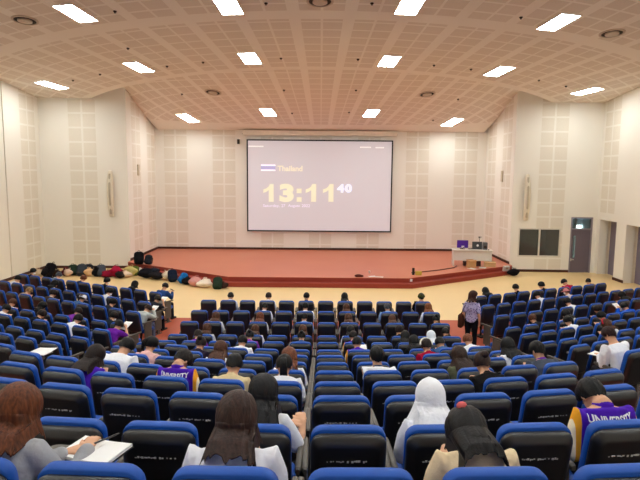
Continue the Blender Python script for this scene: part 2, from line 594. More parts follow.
def arm_mesh(x):
    mb = MB()
    mb.slab(0.040, 0.05, 0.016, [(-0.02, 0.008), (0.0, 0.0), (0.36, 0.0), (0.40, 0.004), (0.42, 0.016)], Matrix.Translation((x, 0.10, 0.655)), 4)
    # side panel: bulged board under the pad
    mb.slab(0.030, 0.50, 0.012, [(0.0, 0.006), (0.02, 0.0), (0.24, 0.0), (0.26, 0.006)], Matrix.Translation((x, 0.14, 0.382)), 3)
    mb.box((x, 0.27, 0.075), (0.034, 0.09, 0.13)); mb.box((x, 0.27, 0.012), (0.036, 0.26, 0.022))
    return mb.data('armrest', False)
ch['armrest'] = (arm_mesh(-0.257), m_arm)
ch['armrest.r'] = (arm_mesh(0.257), m_arm)
mb = MB().tube([(0, 0.30, 0.36), (0, 0.27, 0.2), (0, 0.27, 0.03)], [0.035, 0.03, 0.032], n=8, round_ends=False).box((0, 0.27, 0.015), (0.22, 0.30, 0.03))
mb.box((0, 0.17, 0.39), (0.30, 0.10, 0.05))
ch['pedestal'] = (mb.data('pedestal', False), m_leg)
# handwritten-looking row line on the back of each chair: short broken strokes
def script_mesh(seed):
    r = random.Random(seed); mb = MB(); x = -0.125
    M = BACK @ Matrix.Translation((0.0, -0.0885, 0.115))
    while x < 0.12:
        w = r.uniform(0.005, 0.013); h = r.choice((0.006, 0.008, 0.013)); z = r.uniform(-0.003, 0.003)
        mb.box(M @ Vector((x, 0, z)), (w, 0.002, h), RECL.to_3x3())
        x += w + r.choice((0.0, 0.002, 0.003, 0.016))
    return mb.data('row_lettering', False)
SCRIPTS = [script_mesh(i) for i in range(3)]
# writing tablet
mb = MB().slab(0.30, 0.24, 0.05, [(-0.008, 0.003), (-0.004, 0.0), (0.004, 0.0), (0.008, 0.003)], Matrix.Translation((0.13, 0.56, 0.70)) @ Matrix.Rotation(90 * D2R, 4, 'X'), 4)
mb.tube([(0.257, 0.50, 0.69), (0.257, 0.45, 0.66)], [0.014, 0.014], n=6)
TABLET = mb.data('writing_tablet', False)

ORD = ['first', 'second', 'third', 'fourth', 'fifth', 'sixth', 'seventh', 'eighth', 'ninth', 'tenth', 'eleventh', 'twelfth', 'thirteenth', 'fourteenth']
def chair_label(b, row, idx, n):
    near = ['nearest row', 'second nearest row', 'third nearest row', 'fourth nearest row', 'fifth nearest row', 'sixth nearest row', 'seventh nearest row']
    if b == 'C':
        rw = near[13 - row] if row > 6 else ('front row' if row == 1 else ORD[row - 1] + ' row')
        return 'blue-rimmed black chair, %s from left in the %s of the centre block' % (ORD[idx], rw)
    nm = 'left' if b == 'L' else 'right'
    if row == 8:
        return 'blue-rimmed black chair behind the rear %s cross aisle, %s from the aisle' % (nm, ORD[idx])
    rw = 'front row' if row == 1 else ORD[row - 1] + ' row'
    return 'blue-rimmed black chair, %s from the aisle, %s of the %s block' % (ORD[idx], rw, nm)

TABLETS = {('L', 3, 0), ('L', 5, 0), ('L', 8, 0), ('C', 13, -3), ('R', 8, 0), ('R', 4, 8), ('L', 2, 0)}
CHAIRS = {}
def make_chair(b, row, k, idx, n):
    p, f = slot(b, row, k)
    e = empty('auditorium_chair', chair_label(b, row, idx, n), 'chair', p, f, 'auditorium chairs in rows')
    for nm in ('seat', 'backrest', 'back_shell', 'armrest', 'armrest.r', 'pedestal'):
        me, mt = ch[nm]
        o = put(nm.split('.')[0], me, mt, e)
        if nm == 'back_shell' and b == 'C' and row >= 8:
            put('row_lettering', SCRIPTS[(row + idx) % 3], m_scr, o)
    if (b, row, k) in TABLETS:
        put('writing_tablet', TABLET, m_arm, e)
    CHAIRS[(b, row, k)] = e
rows = {}
for s in SLOTS:
    rows.setdefault(s[:2], []).append(s[2])
for (b, row), ks in rows.items():
    ks.sort()
    for i, k in enumerate(ks):
        make_chair(b, row, k, i, len(ks))
# ------------------------------------------------------------------ people
m_skin = plain('skin', '#d9a583', 0.6, 0.3, 0.08, 20.0)
m_shoe = plain('shoe_dark', '#23201f', 0.5, 0.4)

def adir(a):
    a *= D2R
    return Vector((0, math.sin(a), math.cos(a)))

def ik(a, b, l1, l2, pole):
    d = b - a; L = min(d.length, (l1 + l2) * 0.995); u = d.normalized(); b = a + u * L
    x = (l1 * l1 - l2 * l2 + L * L) / (2 * L)
    h = math.sqrt(max(l1 * l1 - x * x, 0))
    q = (pole - u * pole.dot(u)).normalized()
    return a + u * x + q * h, b

def sit_pose(L=26, hp=48, S=1.0, hy=0, arms='write', roll=0, W=1.0, nk=None):
    J = {}
    L = L + 4; S = S * 0.885; A_ = 0.96
    P = Vector((0, 0.215, 0.525)); J['P'] = P
    J['S1'] = P + adir(L * 0.6) * 0.16 * S
    J['S2'] = J['S1'] + adir(L * 1.05) * 0.16 * S
    J['C7'] = J['S2'] + adir(L * 1.5) * 0.12 * S
    J['N'] = J['C7'] + adir(L * 1.4) * 0.045 * S
    J['H'] = J['N'] + adir((L * 1.2 + hp) * 0.5 if nk is None else nk) * 0.115 * max(S, 0.885)
    J['HM'] = Matrix.Rotation(hy * D2R, 3, 'Z') @ Matrix.Rotation(-hp * D2R, 3, 'X') @ Matrix.Rotation(roll * D2R, 3, 'Y')
    for s, n in ((-1, 'l'), (1, 'r')):
        sh = J['C7'] + adir(L * 1.3) * -0.045 + Vector((s * 0.164 * W, 0, 0))
        if arms == 'write':
            hand = Vector((s * 0.10, 0.56, 0.735))
        elif arms == 'lap':
            hand = Vector((s * 0.09, 0.48, 0.66))
        elif arms == 'right':
            hand = Vector((0.26 if s > 0 else 0.16, 0.60 if s > 0 else 0.54, 0.735))
        else:
            hand = Vector((s * 0.10, 0.66, 0.86))
        e, h = ik(sh, hand, 0.26 * A_, 0.23 * A_, Vector((s * (0.15 if arms == 'right' else 0.45), -0.6, -0.9)))
        J['sh' + n], J['el' + n], J['ha' + n] = sh, e, h
        J['hip' + n] = P + Vector((s * 0.085, 0.02, -0.02))
        J['kn' + n] = Vector((s * 0.11, 0.60, 0.50))
        J['an' + n] = Vector((s * 0.10, 0.62, 0.085))
    return J

def stand_pose(S=1.0, hy=-60):
    J = {}
    P = Vector((0, 0, 0.88 * S)); J['P'] = P
    J['S1'] = P + Vector((0, 0.0, 0.17 * S)); J['S2'] = J['S1'] + Vector((0, -0.012, 0.17 * S))
    J['C7'] = J['S2'] + Vector((0, 0.0, 0.14 * S)); J['N'] = J['C7'] + Vector((0, 0.015, 0.055 * S))
    J['H'] = J['N'] + Vector((0, 0.03, 0.125 * S))
    J['HM'] = Matrix.Rotation(hy * D2R, 3, 'Z') @ Matrix.Rotation(-8 * D2R, 3, 'X')
    for s, n in ((-1, 'l'), (1, 'r')):
        J['sh' + n] = J['C7'] + Vector((s * 0.16 * S, 0, -0.045))
        J['el' + n] = J['sh' + n] + Vector((s * 0.045, -0.03, -0.265 * S))
        J['ha' + n] = J['el' + n] + Vector((s * 0.00, 0.07, -0.225 * S))
        J['hip' + n] = P + Vector((s * 0.085, 0, -0.02))
        J['kn' + n] = Vector((s * 0.09, 0.02, 0.47 * S)); J['an' + n] = Vector((s * 0.095, 0.0, 0.075))
    return J

def hand_shape(mb, wrist, elbow, s, fine):
    d = (wrist - elbow).normalized()
    fwd = (d * 0.75 + Vector((-s * 0.25, 0.35, -0.2))).normalized()
    up = Vector((0, 0, 1)); side = fwd.cross(up).normalized(); up = side.cross(fwd).normalized()
    palm = wrist + fwd * 0.045
    mb.tube([wrist - fwd * 0.01, wrist + fwd * 0.03, wrist + fwd * 0.075], [(0.024, 0.017), (0.034, 0.016), (0.038, 0.013)], side, 10)
    k = wrist + fwd * 0.078
    for i, (o, l) in enumerate(((-0.030, 0.060), (-0.010, 0.070), (0.010, 0.066), (0.029, 0.052))):
        a = k + side * o
        b = a + fwd * l * 0.45 - up * 0.006; c = b + fwd * l * 0.28 - up * l * 0.28; e = c + fwd * l * 0.05 - up * l * 0.30
        mb.tube([a, b, c, e], [0.0092, 0.0088, 0.0082, 0.0072], side, 7)
    ts = -s
    a = wrist + fwd * 0.03 + side * ts * 0.028 * (1 if side.x > 0 else -1)
    sg = ts * (1 if side.x > 0 else -1)
    mb.tube([a, a + (side * sg * 0.6 + fwd * 0.6) * 0.04 - up * 0.006, a + (side * sg * 0.45 + fwd) * 0.062 - up * 0.012], [0.013, 0.011, 0.008], up, 7)

def body_solids(J, W, fine):
    mb = MB()
    P, S1, S2, C7, N, H, HM = (J[k] for k in ('P', 'S1', 'S2', 'C7', 'N', 'H', 'HM'))
    mb.tube([P - (S1 - P) * 0.25, P, S1, S2, C7, C7 + (N - C7) * .4], [(0.15, .10), (0.155 * W, 0.105), (0.128 * W, 0.092), (0.150 * W, 0.10), (0.125 * W, 0.075), (0.07, 0.06)], (1, 0, 0), 16)
    mb.tube([C7 - (N - C7) * 0.4, N, N + (H - N) * 0.55], [0.060 * W, 0.050 * W, 0.048 * W], (1, 0, 0), 12)
    # head: skull, face wedge, jaw, nose, ears
    at = lambda x, y, z: H + HM @ Vector((x, y, z))
    mb.ellipsoid(at(0, -0.008, 0.028), (0.072, 0.092, 0.082), HM)
    mb.ellipsoid(at(0, 0.022, -0.02), (0.062, 0.070, 0.085), HM)
    mb.ellipsoid(at(0, 0.048, -0.078), (0.036, 0.034, 0.028), HM)
    mb.tube([at(0, 0.088, 0.018), at(0, 0.104, -0.02), at(0, 0.098, -0.03)], [0.008, 0.012, 0.011], HM @ Vector((1, 0, 0)), 8)
    mb.ellipsoid(at(0, 0.084, -0.056), (0.022, 0.010, 0.009), HM)
    for s in (-1, 1):
        mb.ellipsoid(at(s * 0.073, -0.005, -0.012), (0.012, 0.020, 0.033), HM, 8, 6)
    for s, n in ((-1, 'l'), (1, 'r')):
        sh, el, ha = J['sh' + n], J['el' + n], J['ha' + n]
        mb.tube([C7 - Vector((0, 0, .05)), sh, sh + (el - sh) * 0.25, el], [0.06, 0.054 * W, 0.046 * W, 0.036 * W], (0, 0, 1) if abs((sh - el).normalized().z) < .9 else (1, 0, 0), 10)
        mb.tube([el, el + (ha - el) * 0.3, ha], [0.037 * W, 0.037 * W, 0.023], (0, 0, 1), 10)
        hand_shape(mb, ha, el, s, fine)
        mb.tube([J['hip' + n], J['hip' + n].lerp(J['kn' + n], .5), J['kn' + n]], [0.083, 0.07, 0.052], (1, 0, 0), 10)
        mb.tube([J['kn' + n], J['kn' + n].lerp(J['an' + n], .35), J['an' + n]], [0.051, 0.050, 0.032], (1, 0, 0), 10)
        mb.tube([J['an' + n] - Vector((0, .03, .025)), J['an' + n] + Vector((0, 0.10, -0.05))], [(0.032, .03), (0.036, 0.018)], (1, 0, 0), 8)
    return mb

def shirt_solids(J, W, sleeve, ease=0.014, hem=0.1):
    mb = MB(); e = ease
    P, S1, S2, C7, N = (J[k] for k in ('P', 'S1', 'S2', 'C7', 'N'))
    low = P - (S1 - P) * hem
    mb.tube([low, P, S1, S2, C7, C7 + (N - C7) * 0.25], [(0.158 * W + e, 0.108 + e), (0.158 * W + e, .108 + e), (0.136 * W + e, 0.098 + e), (0.156 * W + e, 0.106 + e), (0.130 * W + e, 0.078 + e), (0.062 + e * .5, 0.058 + e * .5)], (1, 0, 0), 18)
    for s, n in ((-1, 'l'), (1, 'r')):
        sh, el, ha = J['sh' + n], J['el' + n], J['ha' + n]
        xd = (0, 0, 1) if abs((sh - el).normalized().z) < .9 else (1, 0, 0)
        end = sh.lerp(el, 0.72) if sleeve == 'short' else el
        mb.tube([C7 - Vector((0, 0, .05)), sh, sh.lerp(el, .3), end], [0.058 + e, 0.056 * W + e, 0.05 * W + e, (0.046 if sleeve == 'short' else .042) * W + e * 1.3], xd, 12, True)
        if sleeve == 'long':
            mb.tube([el, el.lerp(ha, .4), el.lerp(ha, .93)], [0.042 * W + e, 0.042 * W + e, 0.030 + e], (0, 0, 1), 12)
    return mb

def trouser_solids(J, e=0.012):
    mb = MB(); P, S1 = J['P'], J['S1']
    mb.tube([P - (S1 - P) * 0.3, P + (S1 - P) * 0.25], [(0.155 + e, .102 + e), (.15 + e, .10 + e)], (1, 0, 0), 14)
    for n in 'lr':
        mb.tube([J['hip' + n], J['hip' + n].lerp(J['kn' + n], .5), J['kn' + n]], [0.085 + e, 0.072 + e, 0.055 + e], (1, 0, 0), 10)
        mb.tube([J['kn' + n], J['kn' + n].lerp(J['an' + n], .5), J['an' + n]], [0.054 + e, 0.052 + e, 0.050 + e], (1, 0, 0), 10)
    return mb

def shoe_mesh(J):
    mb = MB()
    for n in 'lr':
        a = J['an' + n]
        mb.tube([Vector((a.x, a.y - .035, 0.045)), Vector((a.x, a.y + .06, .045)), Vector((a.x, a.y + .15, .035))], [(0.038, .044), (0.042, .042), (.038, .030)], (1, 0, 0), 10)
    return mb

def torso_back(J, z, W):
    pts = [(J['P'].z - .2, J['P'].y - .02), (J['P'].z, J['P'].y), (J['S1'].z, J['S1'].y), (J['S2'].z, J['S2'].y), (J['C7'].z, J['C7'].y), (J['N'].z, J['N'].y)]
    off = [.125, .125, .12, .126, .098, .066]
    for i in range(5):
        if z <= pts[i + 1][0] or i == 4:
            t = (z - pts[i][0]) / max(1e-4, pts[i + 1][0] - pts[i][0])
            t = max(0, min(1, t))
            return pts[i][1] + (pts[i + 1][1] - pts[i][1]) * t - (off[i] + (off[i + 1] - off[i]) * t)
    return pts[-1][1]

def hair_mesh(J, style, length, W, fine, seed=1, bvh=None):
    """cap of hair on the skull plus, for long styles, a fall of locks that follows neck and back"""
    r = random.Random(seed)
    H, HM = J['H'], J['HM']
    nA = 56 if fine else 26
    th = (1.15 if fine and style == 'long' else 1.0) * {'short': 0.016, 'crop': 0.010, 'long': 0.022, 'tail': 0.014, 'bun': 0.014, 'hood': 0.024, 'cap': 0.018}[style]
    mb = MB()
    wob = [r.uniform(-1, 1) for _ in range(nA)]
    wob2 = [r.uniform(0, 1) for _ in range(nA)]
    capn = 9
    def skull(theta, psi, t):
        # theta 0 = back of the head, psi from the crown
        a, b, c = 0.076 + t, 0.098 + t, 0.094 + t
        if psi <= math.pi / 2:
            rr, zz = math.sin(psi), math.cos(psi)
        else:
            q = (psi - math.pi / 2) / (math.pi / 3)
            rr, zz = 1 - 0.24 * q * q, -1.15 * q
        v = Vector((a * rr * math.sin(theta), -b * rr * math.cos(theta), c * zz))
        return Vector((0, 0.004, 0.024)) + v
    rows = []
    for i in range(nA):
        theta = -math.pi + 2 * math.pi * i / nA
        ab = abs(theta) / math.pi
        if style in ('long', 'hood'):
            lim = 135 - 25 * ab if ab < 0.62 else 118 - (ab - .62) / .38 * 62
        else:
            lim = 146 - 50 * ab if ab < 0.45 else (124 - (ab - .45) * 90 if ab < .68 else 103 - (ab - .68) / .32 * 48)
        if style == 'hood':
            lim = max(lim, 80)
        col = []
        for j in range(capn + 1):
            psi = (0.04 + (lim - 2.0) * j / capn) * D2R
            k = math.sin(min(psi, math.pi / 2))
            t = th * (1 + 0.22 * wob[i] * k * (0 if style == 'hood' else 1)) * (1.0 if j < capn else 0.75)
            if style not in ('long', 'hood') and psi > math.pi / 2:
                t *= max(0.25, 1 - (psi - math.pi / 2) * 1.1)
            if style == 'short':
                t += 0.006 * r.uniform(-1, 1) * k
            if style == 'hood' and j == 0:
                t += 0.006
            col.append(H + HM @ skull(theta, psi, t))
        rows.append((theta, col))
    n = capn + 1
    V = [p for _, c in rows for p in c]; F = []
    for i in range(nA):
        for j in range(capn):
            k = (i + 1) % nA
            F.append((i * n + j, k * n + j, k * n + j + 1, i * n + j + 1))
    top = len(V); V.append(H + HM @ skull(0, 0.0, th + (0.008 if style == 'hood' else 0)))
    for i in range(nA):
        F.append((top, i * n, ((i + 1) % nA) * n))
    mb.add(V, F)
    if style in ('long', 'hood') and length > 0:
        lim = 0.66 * math.pi if style == 'long' else math.pi * 0.8
        sel = [(th_, c, i) for i, (th_, c) in enumerate(rows) if abs(th_) < lim]
        st = 18 if fine else 11
        for layer in (0, 1):
            cols = []
            for th_, c, i in sel:
                p = c[-2].copy(); d = (c[-1] - c[-3]).normalized()
                L = length * (1 - 0.20 * wob2[i] - 0.28 * wob2[(i // 3) * 3 % nA] - 0.10 * (abs(th_) / lim) ** 2)
                if style == 'hood':
                    L = length
                ds = L / st
                out = [p.copy()]
                for q in range(st):
                    d = (d * 0.55 + Vector((0.02 * wob[i], 0, -1)) * 0.45).normalized()
                    p = p + d * ds
                    if style == 'hood':
                        p.x *= 1.0 + 0.035
                    p.x += (ds * 0.28 if style == 'long' else 0.0) * math.sin(th_)
                    ys = []
                    for dz in (0.0, 0.02, 0.04, 0.055):
                        hit = bvh.ray_cast(Vector((p.x, -1.0, p.z - dz)), Vector((0, 1, 0)))
                        if hit[0] is not None:
                            ys.append(hit[0].y)
                    if ys and p.y > min(ys) - 0.028:
                        yl = min(ys) - 0.028
                        if p.y - yl < 0.14 or abs(th_) < 0.5 * math.pi:
                            p = Vector((p.x, yl - 0.004 * wob2[i], p.z))
                    out.append(p + Vector((0.004 * wob[i], -0.006 * wob2[i], 0)))
                if layer:
                    out = [o + Vector((0, 0.010, 0)) for o in out]
                cols.append(out)
            if layer == 0:
                C0 = cols
            else:
                C1 = cols
        m = st + 1; K = len(C0)
        V = [p for c in C0 for p in c] + [p for c in C1 for p in c]; F = []
        for i in range(K - 1):
            for j in range(st):
                F.append((i * m + j, (i + 1) * m + j, (i + 1) * m + j + 1, i * m + j + 1))
                b = K * m
                F.append((b + i * m + j, b + i * m + j + 1, b + (i + 1) * m + j + 1, b + (i + 1) * m + j))
            F.append((i * m + st, (i + 1) * m + st, K * m + (i + 1) * m + st, K * m + i * m + st))
        for i in (0, K - 1):
            for j in range(st):
                F.append((i * m + j, i * m + j + 1, K * m + i * m + j + 1, K * m + i * m + j))
        mb.add(V, F)
    if style == 'tail':
        p = H + HM @ Vector((0, -0.105, 0.035)); d = HM @ Vector((0, -0.8, 0.2))
        pts = [p - d * 0.02]; q = p.copy()
        for i in range(9):
            d = (d * 0.6 + Vector((0.03, 0, -1)) * 0.4).normalized(); q = q + d * length / 9
            yb = torso_back(J, q.z, W) - 0.03
            if q.z < J['C7'].z + .03:
                q.y = min(q.y, yb)
            pts.append(q.copy())
        for k in range(5 if fine else 3):
            ox = (k - (2 if fine else 1)) * 0.013
            mb.tube([a + Vector((ox * (0.4 + i * .1), r.uniform(-.004, .004), 0)) for i, a in enumerate(pts)], [0.012] + [0.019 - 0.0012 * i for i in range(9)], (1, 0, 0), 7)
    if style == 'bun':
        mb.ellipsoid(H + HM @ Vector((0, -0.115, 0.05)), (0.042, 0.036, 0.042), HM, 12, 8)
    return mb

CACHE = {}
def posed(key, fn):
    if key not in CACHE:
        CACHE[key] = fn()
    return CACHE[key]

def wrap_text(root, shirt, lines, mat, ztop):
    """lettering lying on the back of the shirt"""
    me = shirt.data
    bvh = BVHTree.FromPolygons([v.co.copy() for v in me.vertices], [tuple(p.vertices) for p in me.polygons])
    for s, width, z, bold in lines:
        z = ztop - z
        t = text_mesh(s, 1.0, bold, 0.0, 'CENTER')
        xs_ = [v.co.x for v in t.vertices]; k_ = width / (max(xs_) - min(xs_))
        t.transform(Matrix.Diagonal((k_, k_ * 1.15, 1, 1)) @ Matrix.Translation((-(max(xs_) + min(xs_)) / 2, 0, 0)))
        bm = bmesh.new(); bm.from_mesh(t)
        bmesh.ops.triangulate(bm, faces=bm.faces)
        bmesh.ops.subdivide_edges(bm, edges=[e for e in bm.edges if e.calc_length() > .012], cuts=2)
        for v in bm.verts:
            o = Vector((v.co.x, -0.6, z + v.co.y))
            hit = bvh.ray_cast(o, Vector((0, 1, 0)))
            v.co = (hit[0] + hit[1] * 0.004) if hit[0] is not None else Vector((v.co.x, 0.1, z + v.co.y))
        bm.to_mesh(t); bm.free()
        put('lettering', t, mat, shirt)

m_white_letter = plain('letter_white', '#f4f2f2', 0.7, 0.2, 0.02)
m_lav = plain('letter_lavender', '#b7a2ea', 0.7, 0.2, 0.05)
m_eye = plain('eye_dark', '#1b1413', 0.3, 0.5)
m_lip = plain('lip', '#b06a5c', 0.5, 0.3)

def person(label, loc, rotz, hair=('short', '#16120f', 0), top='#ececf0', sleeve='short', legs='#1d1d22', L=26, hp=46, hy=0, S=1.0, W=1.0, arms='write',
           fine=False, jersey=None, hood=None, band=None, mask=False, cap=None, scarf=None, tie=None, pose=None, collar=None, nk=None, group='students seated in the hall', shoes=None, skin=None, face=False):
    vox = 0.0075 if fine else 0.017
    J = pose or sit_pose(L, hp, S, hy, arms, 0, W, nk)
    key = ('stand' if pose else 'sit', L, hp, hy, S, W, arms, fine, nk)
    body = posed(key + ('body',), lambda: remesh(body_solids(J, W, fine), vox, 2 if fine else 1, 'person'))
    root = put('person', body, skin or m_skin, None, loc, rotz)
    tag(root, label, 'person', group)
    sm = posed(key + ('shirt', sleeve), lambda: remesh(shirt_solids(J, W, sleeve), 0.010 if fine else 0.019, 3 if fine else 1, 'shirt'))
    top_m = jersey_mat() if jersey else (cloth(top) if isinstance(top, str) else top)
    sh = put('shirt', sm, top_m, root)
    tm = posed(key + ('trousers',), lambda: remesh(trouser_solids(J), 0.014 if fine else 0.021, 2, 'trousers'))
    put('trousers', tm, cloth(legs), root)
    put('shoes', posed(key + ('shoes',), lambda: shoe_mesh(J).data('shoes', True)), shoes or m_shoe, root)
    style, hc, hl = hair
    seed = hash(label) % 5 if not fine else len(label)
    seed = len(label) % 4 if not fine else len(label)
    bvh = posed(key + ('bvh', sleeve), lambda: BVHTree.FromPolygons([v.co.copy() for v in sm.vertices], [tuple(q.vertices) for q in sm.polygons]))
    hm = posed(key + ('hair', style, hl, seed, sleeve), lambda: hair_mesh(J, style, hl, W, fine, seed, bvh).data('hair', True))
    if style == 'hood':
        put('hood', hm, cloth(hc, 0.05), root)
    else:
        put('hair', hm, hair_mat(hc), root)
    H, HM = J['H'], J['HM']
    at = lambda x, y, z: H + HM @ Vector((x, y, z))
    if face or fine:
        for s in (-1, 1):
            MB().ellipsoid(at(s * 0.031, 0.080, 0.006), (0.012, 0.007, 0.006), HM, 8, 6).obj('eye', m_eye, root, True)
        MB().ellipsoid(at(0, 0.092, -0.056), (0.020, 0.006, 0.006), HM, 10, 6).obj('mouth', m_lip, root, True)
    if mask:
        MB().ellipsoid(at(0, 0.050, -0.046), (0.062, 0.062, 0.046), HM, 14, 8).obj('face_mask', cloth('#eef0f4', .04), root, True)
    if band:
        # hair band / scrunchie across the back of the head
        pos, col = band
        if pos == 'tie':
            MB().ellipsoid(at(0, -0.115, 0.04), (0.030, 0.022, 0.026), HM, 10, 7).obj('hair_tie', cloth(col), root, True)
        elif pos == 'tieside':
            MB().ellipsoid(at(-0.02, -0.09, 0.095), (0.028, 0.024, 0.022), HM, 10, 7).obj('hair_tie', cloth(col), root, True)
        else:
            pts = [at(0.100 * math.cos(a), -0.012, 0.026 + 0.116 * math.sin(a)) for a in [math.pi * q / 10 for q in range(11)]]
            MB().tube(pts, [0.014] * 11, HM @ Vector((0, 1, 0)), 8).obj('hair_band', cloth(col), root, True)
    if cap:
        prof = [(0.106 * math.cos(a), 0.02 + 0.105 * math.sin(a)) for a in [math.pi / 2 * q / 7 for q in range(7)]] + [(0.006, 0.127)]
        M = Matrix.Translation(H) @ HM.to_4x4()
        c = MB().lathe([(0.108, 0.0)] + prof, M, 20).obj('cap', cloth(cap), root, True)
        bm_ = MB().slab(0.13, 0.10, 0.045, [(-0.004, 0.003), (0.004, 0.0)], M @ Matrix.Translation((0, 0.14, 0.012)) @ Matrix.Rotation(math.pi / 2, 4, 'X'), 5)
        bm_.obj('brim', cloth(cap), c)
    if collar:
        c7 = J['C7'] + (J['N'] - J['C7']) * 0.35; d = (J['N'] - J['C7']).normalized()
        mb = MB(); R = []
        for dz, rr in ((-0.012, 0.072), (0.010, 0.067), (0.022, 0.063), (0.022, 0.056), (-0.01, 0.056)):
            R.append([c7 + d * dz + Vector((1, 0, 0)) * rr * math.cos(2 * math.pi * q / 18) + Vector((1, 0, 0)).cross(d) * rr * 0.98 * math.sin(2 * math.pi * q / 18) for q in range(18)])
        mb.rings(R, False).obj('collar', cloth(collar), root, True)
    if jersey and jersey != 'plain':
        wrap_text(root, sh, jersey, m_white_letter if fine or jersey[0][0] == 'UNIVERSITY' else m_lav, J['C7'].z)
    return root

def seat_person(label, b, row, k, dx=0.0, **kw):
    p, f = slot(b, row, k)
    p = p + Matrix.Rotation(f, 3, 'Z') @ Vector((dx, 0, 0))
    return person(label, p, f, **kw)

BLK = '#0a0807'; DBR = '#1e110c'; BRN = '#4a2a18'; RED = '#6a3a22'
WHT = '#eeeef2'
SH = lambda c=BLK: ('short', c, 0)
LG = lambda c=BLK, l=0.18: ('long', c, l)
TL = lambda c=BLK, l=0.30: ('tail', c, l)
E = []
def A(b, row, k, label, **kw):
    E.append((b, row, k, label, kw))
# --- nearest rows
A('C', 13, -3, 'long brown-haired person in grey hoodie writing in the nearest row', hair=LG('#5c3018', 0.15), top='#a9a9ad', sleeve='long', arms='right', fine=True, W=.95, L=16, hp=36, collar='#b4b4b8', dx=-.03)
A('C', 13, -1, 'person with straight dark brown hair and white blouse in the nearest row', hair=LG('#33201a', 0.14), top='#f0eff5', sleeve='short', fine=True, L=22, hp=34, W=1.14, dx=-.03)
A('C', 13, 1, 'dark-haired person in beige top with pink hair tie, nearest row', hair=('long', '#120d0c', .06), top='#e6cfa9', sleeve='short', fine=True, L=20, hp=62, S=.98, nk=88, band=('tieside', '#d86a6a'), W=1.0, dx=.03)
A('C', 12, -1, 'long black-haired person in white shirt behind the brown-haired woman in white', hair=LG('#0f0c0e', 0.223), top=WHT, fine=True, L=22, hp=38, W=.92, arms='right')
A('C', 12, 1, 'person wearing a white hood and white sweatshirt', hair=('hood', '#eeeff4', .17), top='#e9eaf2', sleeve='long', fine=True, L=20, hp=28, S=.93, W=1.0, dx=.03)
A('C', 12, 3, 'short-haired person in purple university jacket near the right edge', hair=SH(), sleeve='long', fine=True, L=10, hp=64, S=1.07, nk=92, dx=.07, arms='lap', jersey=[('UNIVERSITY', .30, .052, .03), ('E', .05, .15, .03)], collar='#4a1ca6', W=1.02)
A('C', 10, -3, 'short-haired person in purple university jacket on the left side', hair=SH('#17110e'), sleeve='long', fine=True, L=8, hp=72, hy=-18, S=1.14, nk=88, arms='lap', jersey=[('UNIVERSITY', .29, .055, .03), ('OF', .04, .095, .02)], collar='#4a1ca6', W=1.0)
A('C', 10, -1, 'person with black ponytail and white shirt in the fourth nearest row', hair=TL(BLK, .26), top=WHT, fine=True, L=26, hp=48, W=.97)
A('C', 9, -1, 'brown-haired person in white shirt in front of the ponytailed one', hair=LG(RED, 0.136), top=WHT, L=24, hp=42, hy=12, W=.95)
A('C', 10, -2, 'dark-haired person in beige vest over white shirt', hair=SH(), top='#dcc79a', L=28, hp=50, W=1.0)
A('C', 8, -3, 'brown-haired person in white behind the beige-vested one', hair=LG(BRN, 0.149), top=WHT, L=26, hp=46, W=.92)
A('C', 9, -5, 'broad person in white shirt bent far forward on the left side', hair=SH('#15110f'), top=WHT, L=34, hp=60, W=1.25, S=1.15, hy=-10, dx=-.06)
A('C', 8, -5, 'person in pink top with black ponytail on the left side', hair=TL(BLK, .22), top='#f0bcb4', L=24, hp=40, hy=-30, W=.9)
A('C', 10, -5, 'long dark-haired person in purple jacket with yellow sleeve stripe', hair=LG(DBR, 0.149), sleeve='long', jersey='plain', L=30, hp=40, W=.95)
A('C', 9, 1, 'short-haired person in white shirt with dark collar in the centre', hair=SH(), top='#f2f3f6', L=18, hp=26, fine=True, W=1.14, collar='#3a4258', arms='right')
A('C', 9, 3, 'long brown-haired person in olive green top', hair=LG('#2e1c12', 0.161), top='#5d5f48', sleeve='long', L=26, hp=46, W=.95)
A('C', 10, 3, 'dark brown-haired person in black top beside the olive-clad one', hair=('bun', '#2a1710', .1), top='#1a1818', sleeve='long', L=28, hp=48, W=.98)
A('C', 8, 5, 'long black-haired person in white shirt, right end of the centre block', hair=LG(BLK, 0.161), top=WHT, L=24, hp=42, W=.92)
A('C', 9, 5, 'short-haired person in grey polo with purple lanyard', hair=SH(), top='#4d5360', L=22, hp=42, W=1.1, fine=True, collar='#6a2a9a')
A('C', 7, 3, 'person in crimson shirt with white head band', hair=SH(DBR), top='#9c1232', L=28, hp=46, band=('band', '#f0ead8'), W=.97)
A('C', 7, -4, 'dark brown-haired person with white flower scrunchie', hair=('bun', DBR, .1), top='#2b2230', L=30, hp=48, band=('tie', '#efe2c6'), W=.92)
A('C', 6, -3, 'person in white shirt in front of the wide walkway, left of centre', hair=SH(), top=WHT, L=30, hp=52, W=1.08)
A('C', 6, 1, 'person in purple jacket with cream sleeves, just beyond the walkway', hair=SH(), sleeve='long', jersey='plain', L=28, hp=50)
A('C', 6, 3, 'person in black top with white lanyard just beyond the walkway', hair=LG(BLK, 0.124), top='#161618', sleeve='long', L=26, hp=44, collar='#e8e8e8', W=.95)
A('C', 6, 4, 'person in blue denim jacket bent over, right part of the centre block', hair=SH(), top='#3f6290', sleeve='long', L=36, hp=58, W=1.08)
A('C', 6, 5, 'person in white shirt with reddish hair at the right aisle', hair=SH(RED), top=WHT, L=28, hp=48)
A('C', 5, -5, 'person in bright purple shirt by the left aisle of the centre block', hair=SH(DBR), top='#7a2aa8', L=28, hp=50, W=1.05)
A('C', 5, -3, 'person in violet shirt in front of the white-shirted one', hair=('bun', BLK, .1), top='#8a3aa8', L=28, hp=46, W=.96)
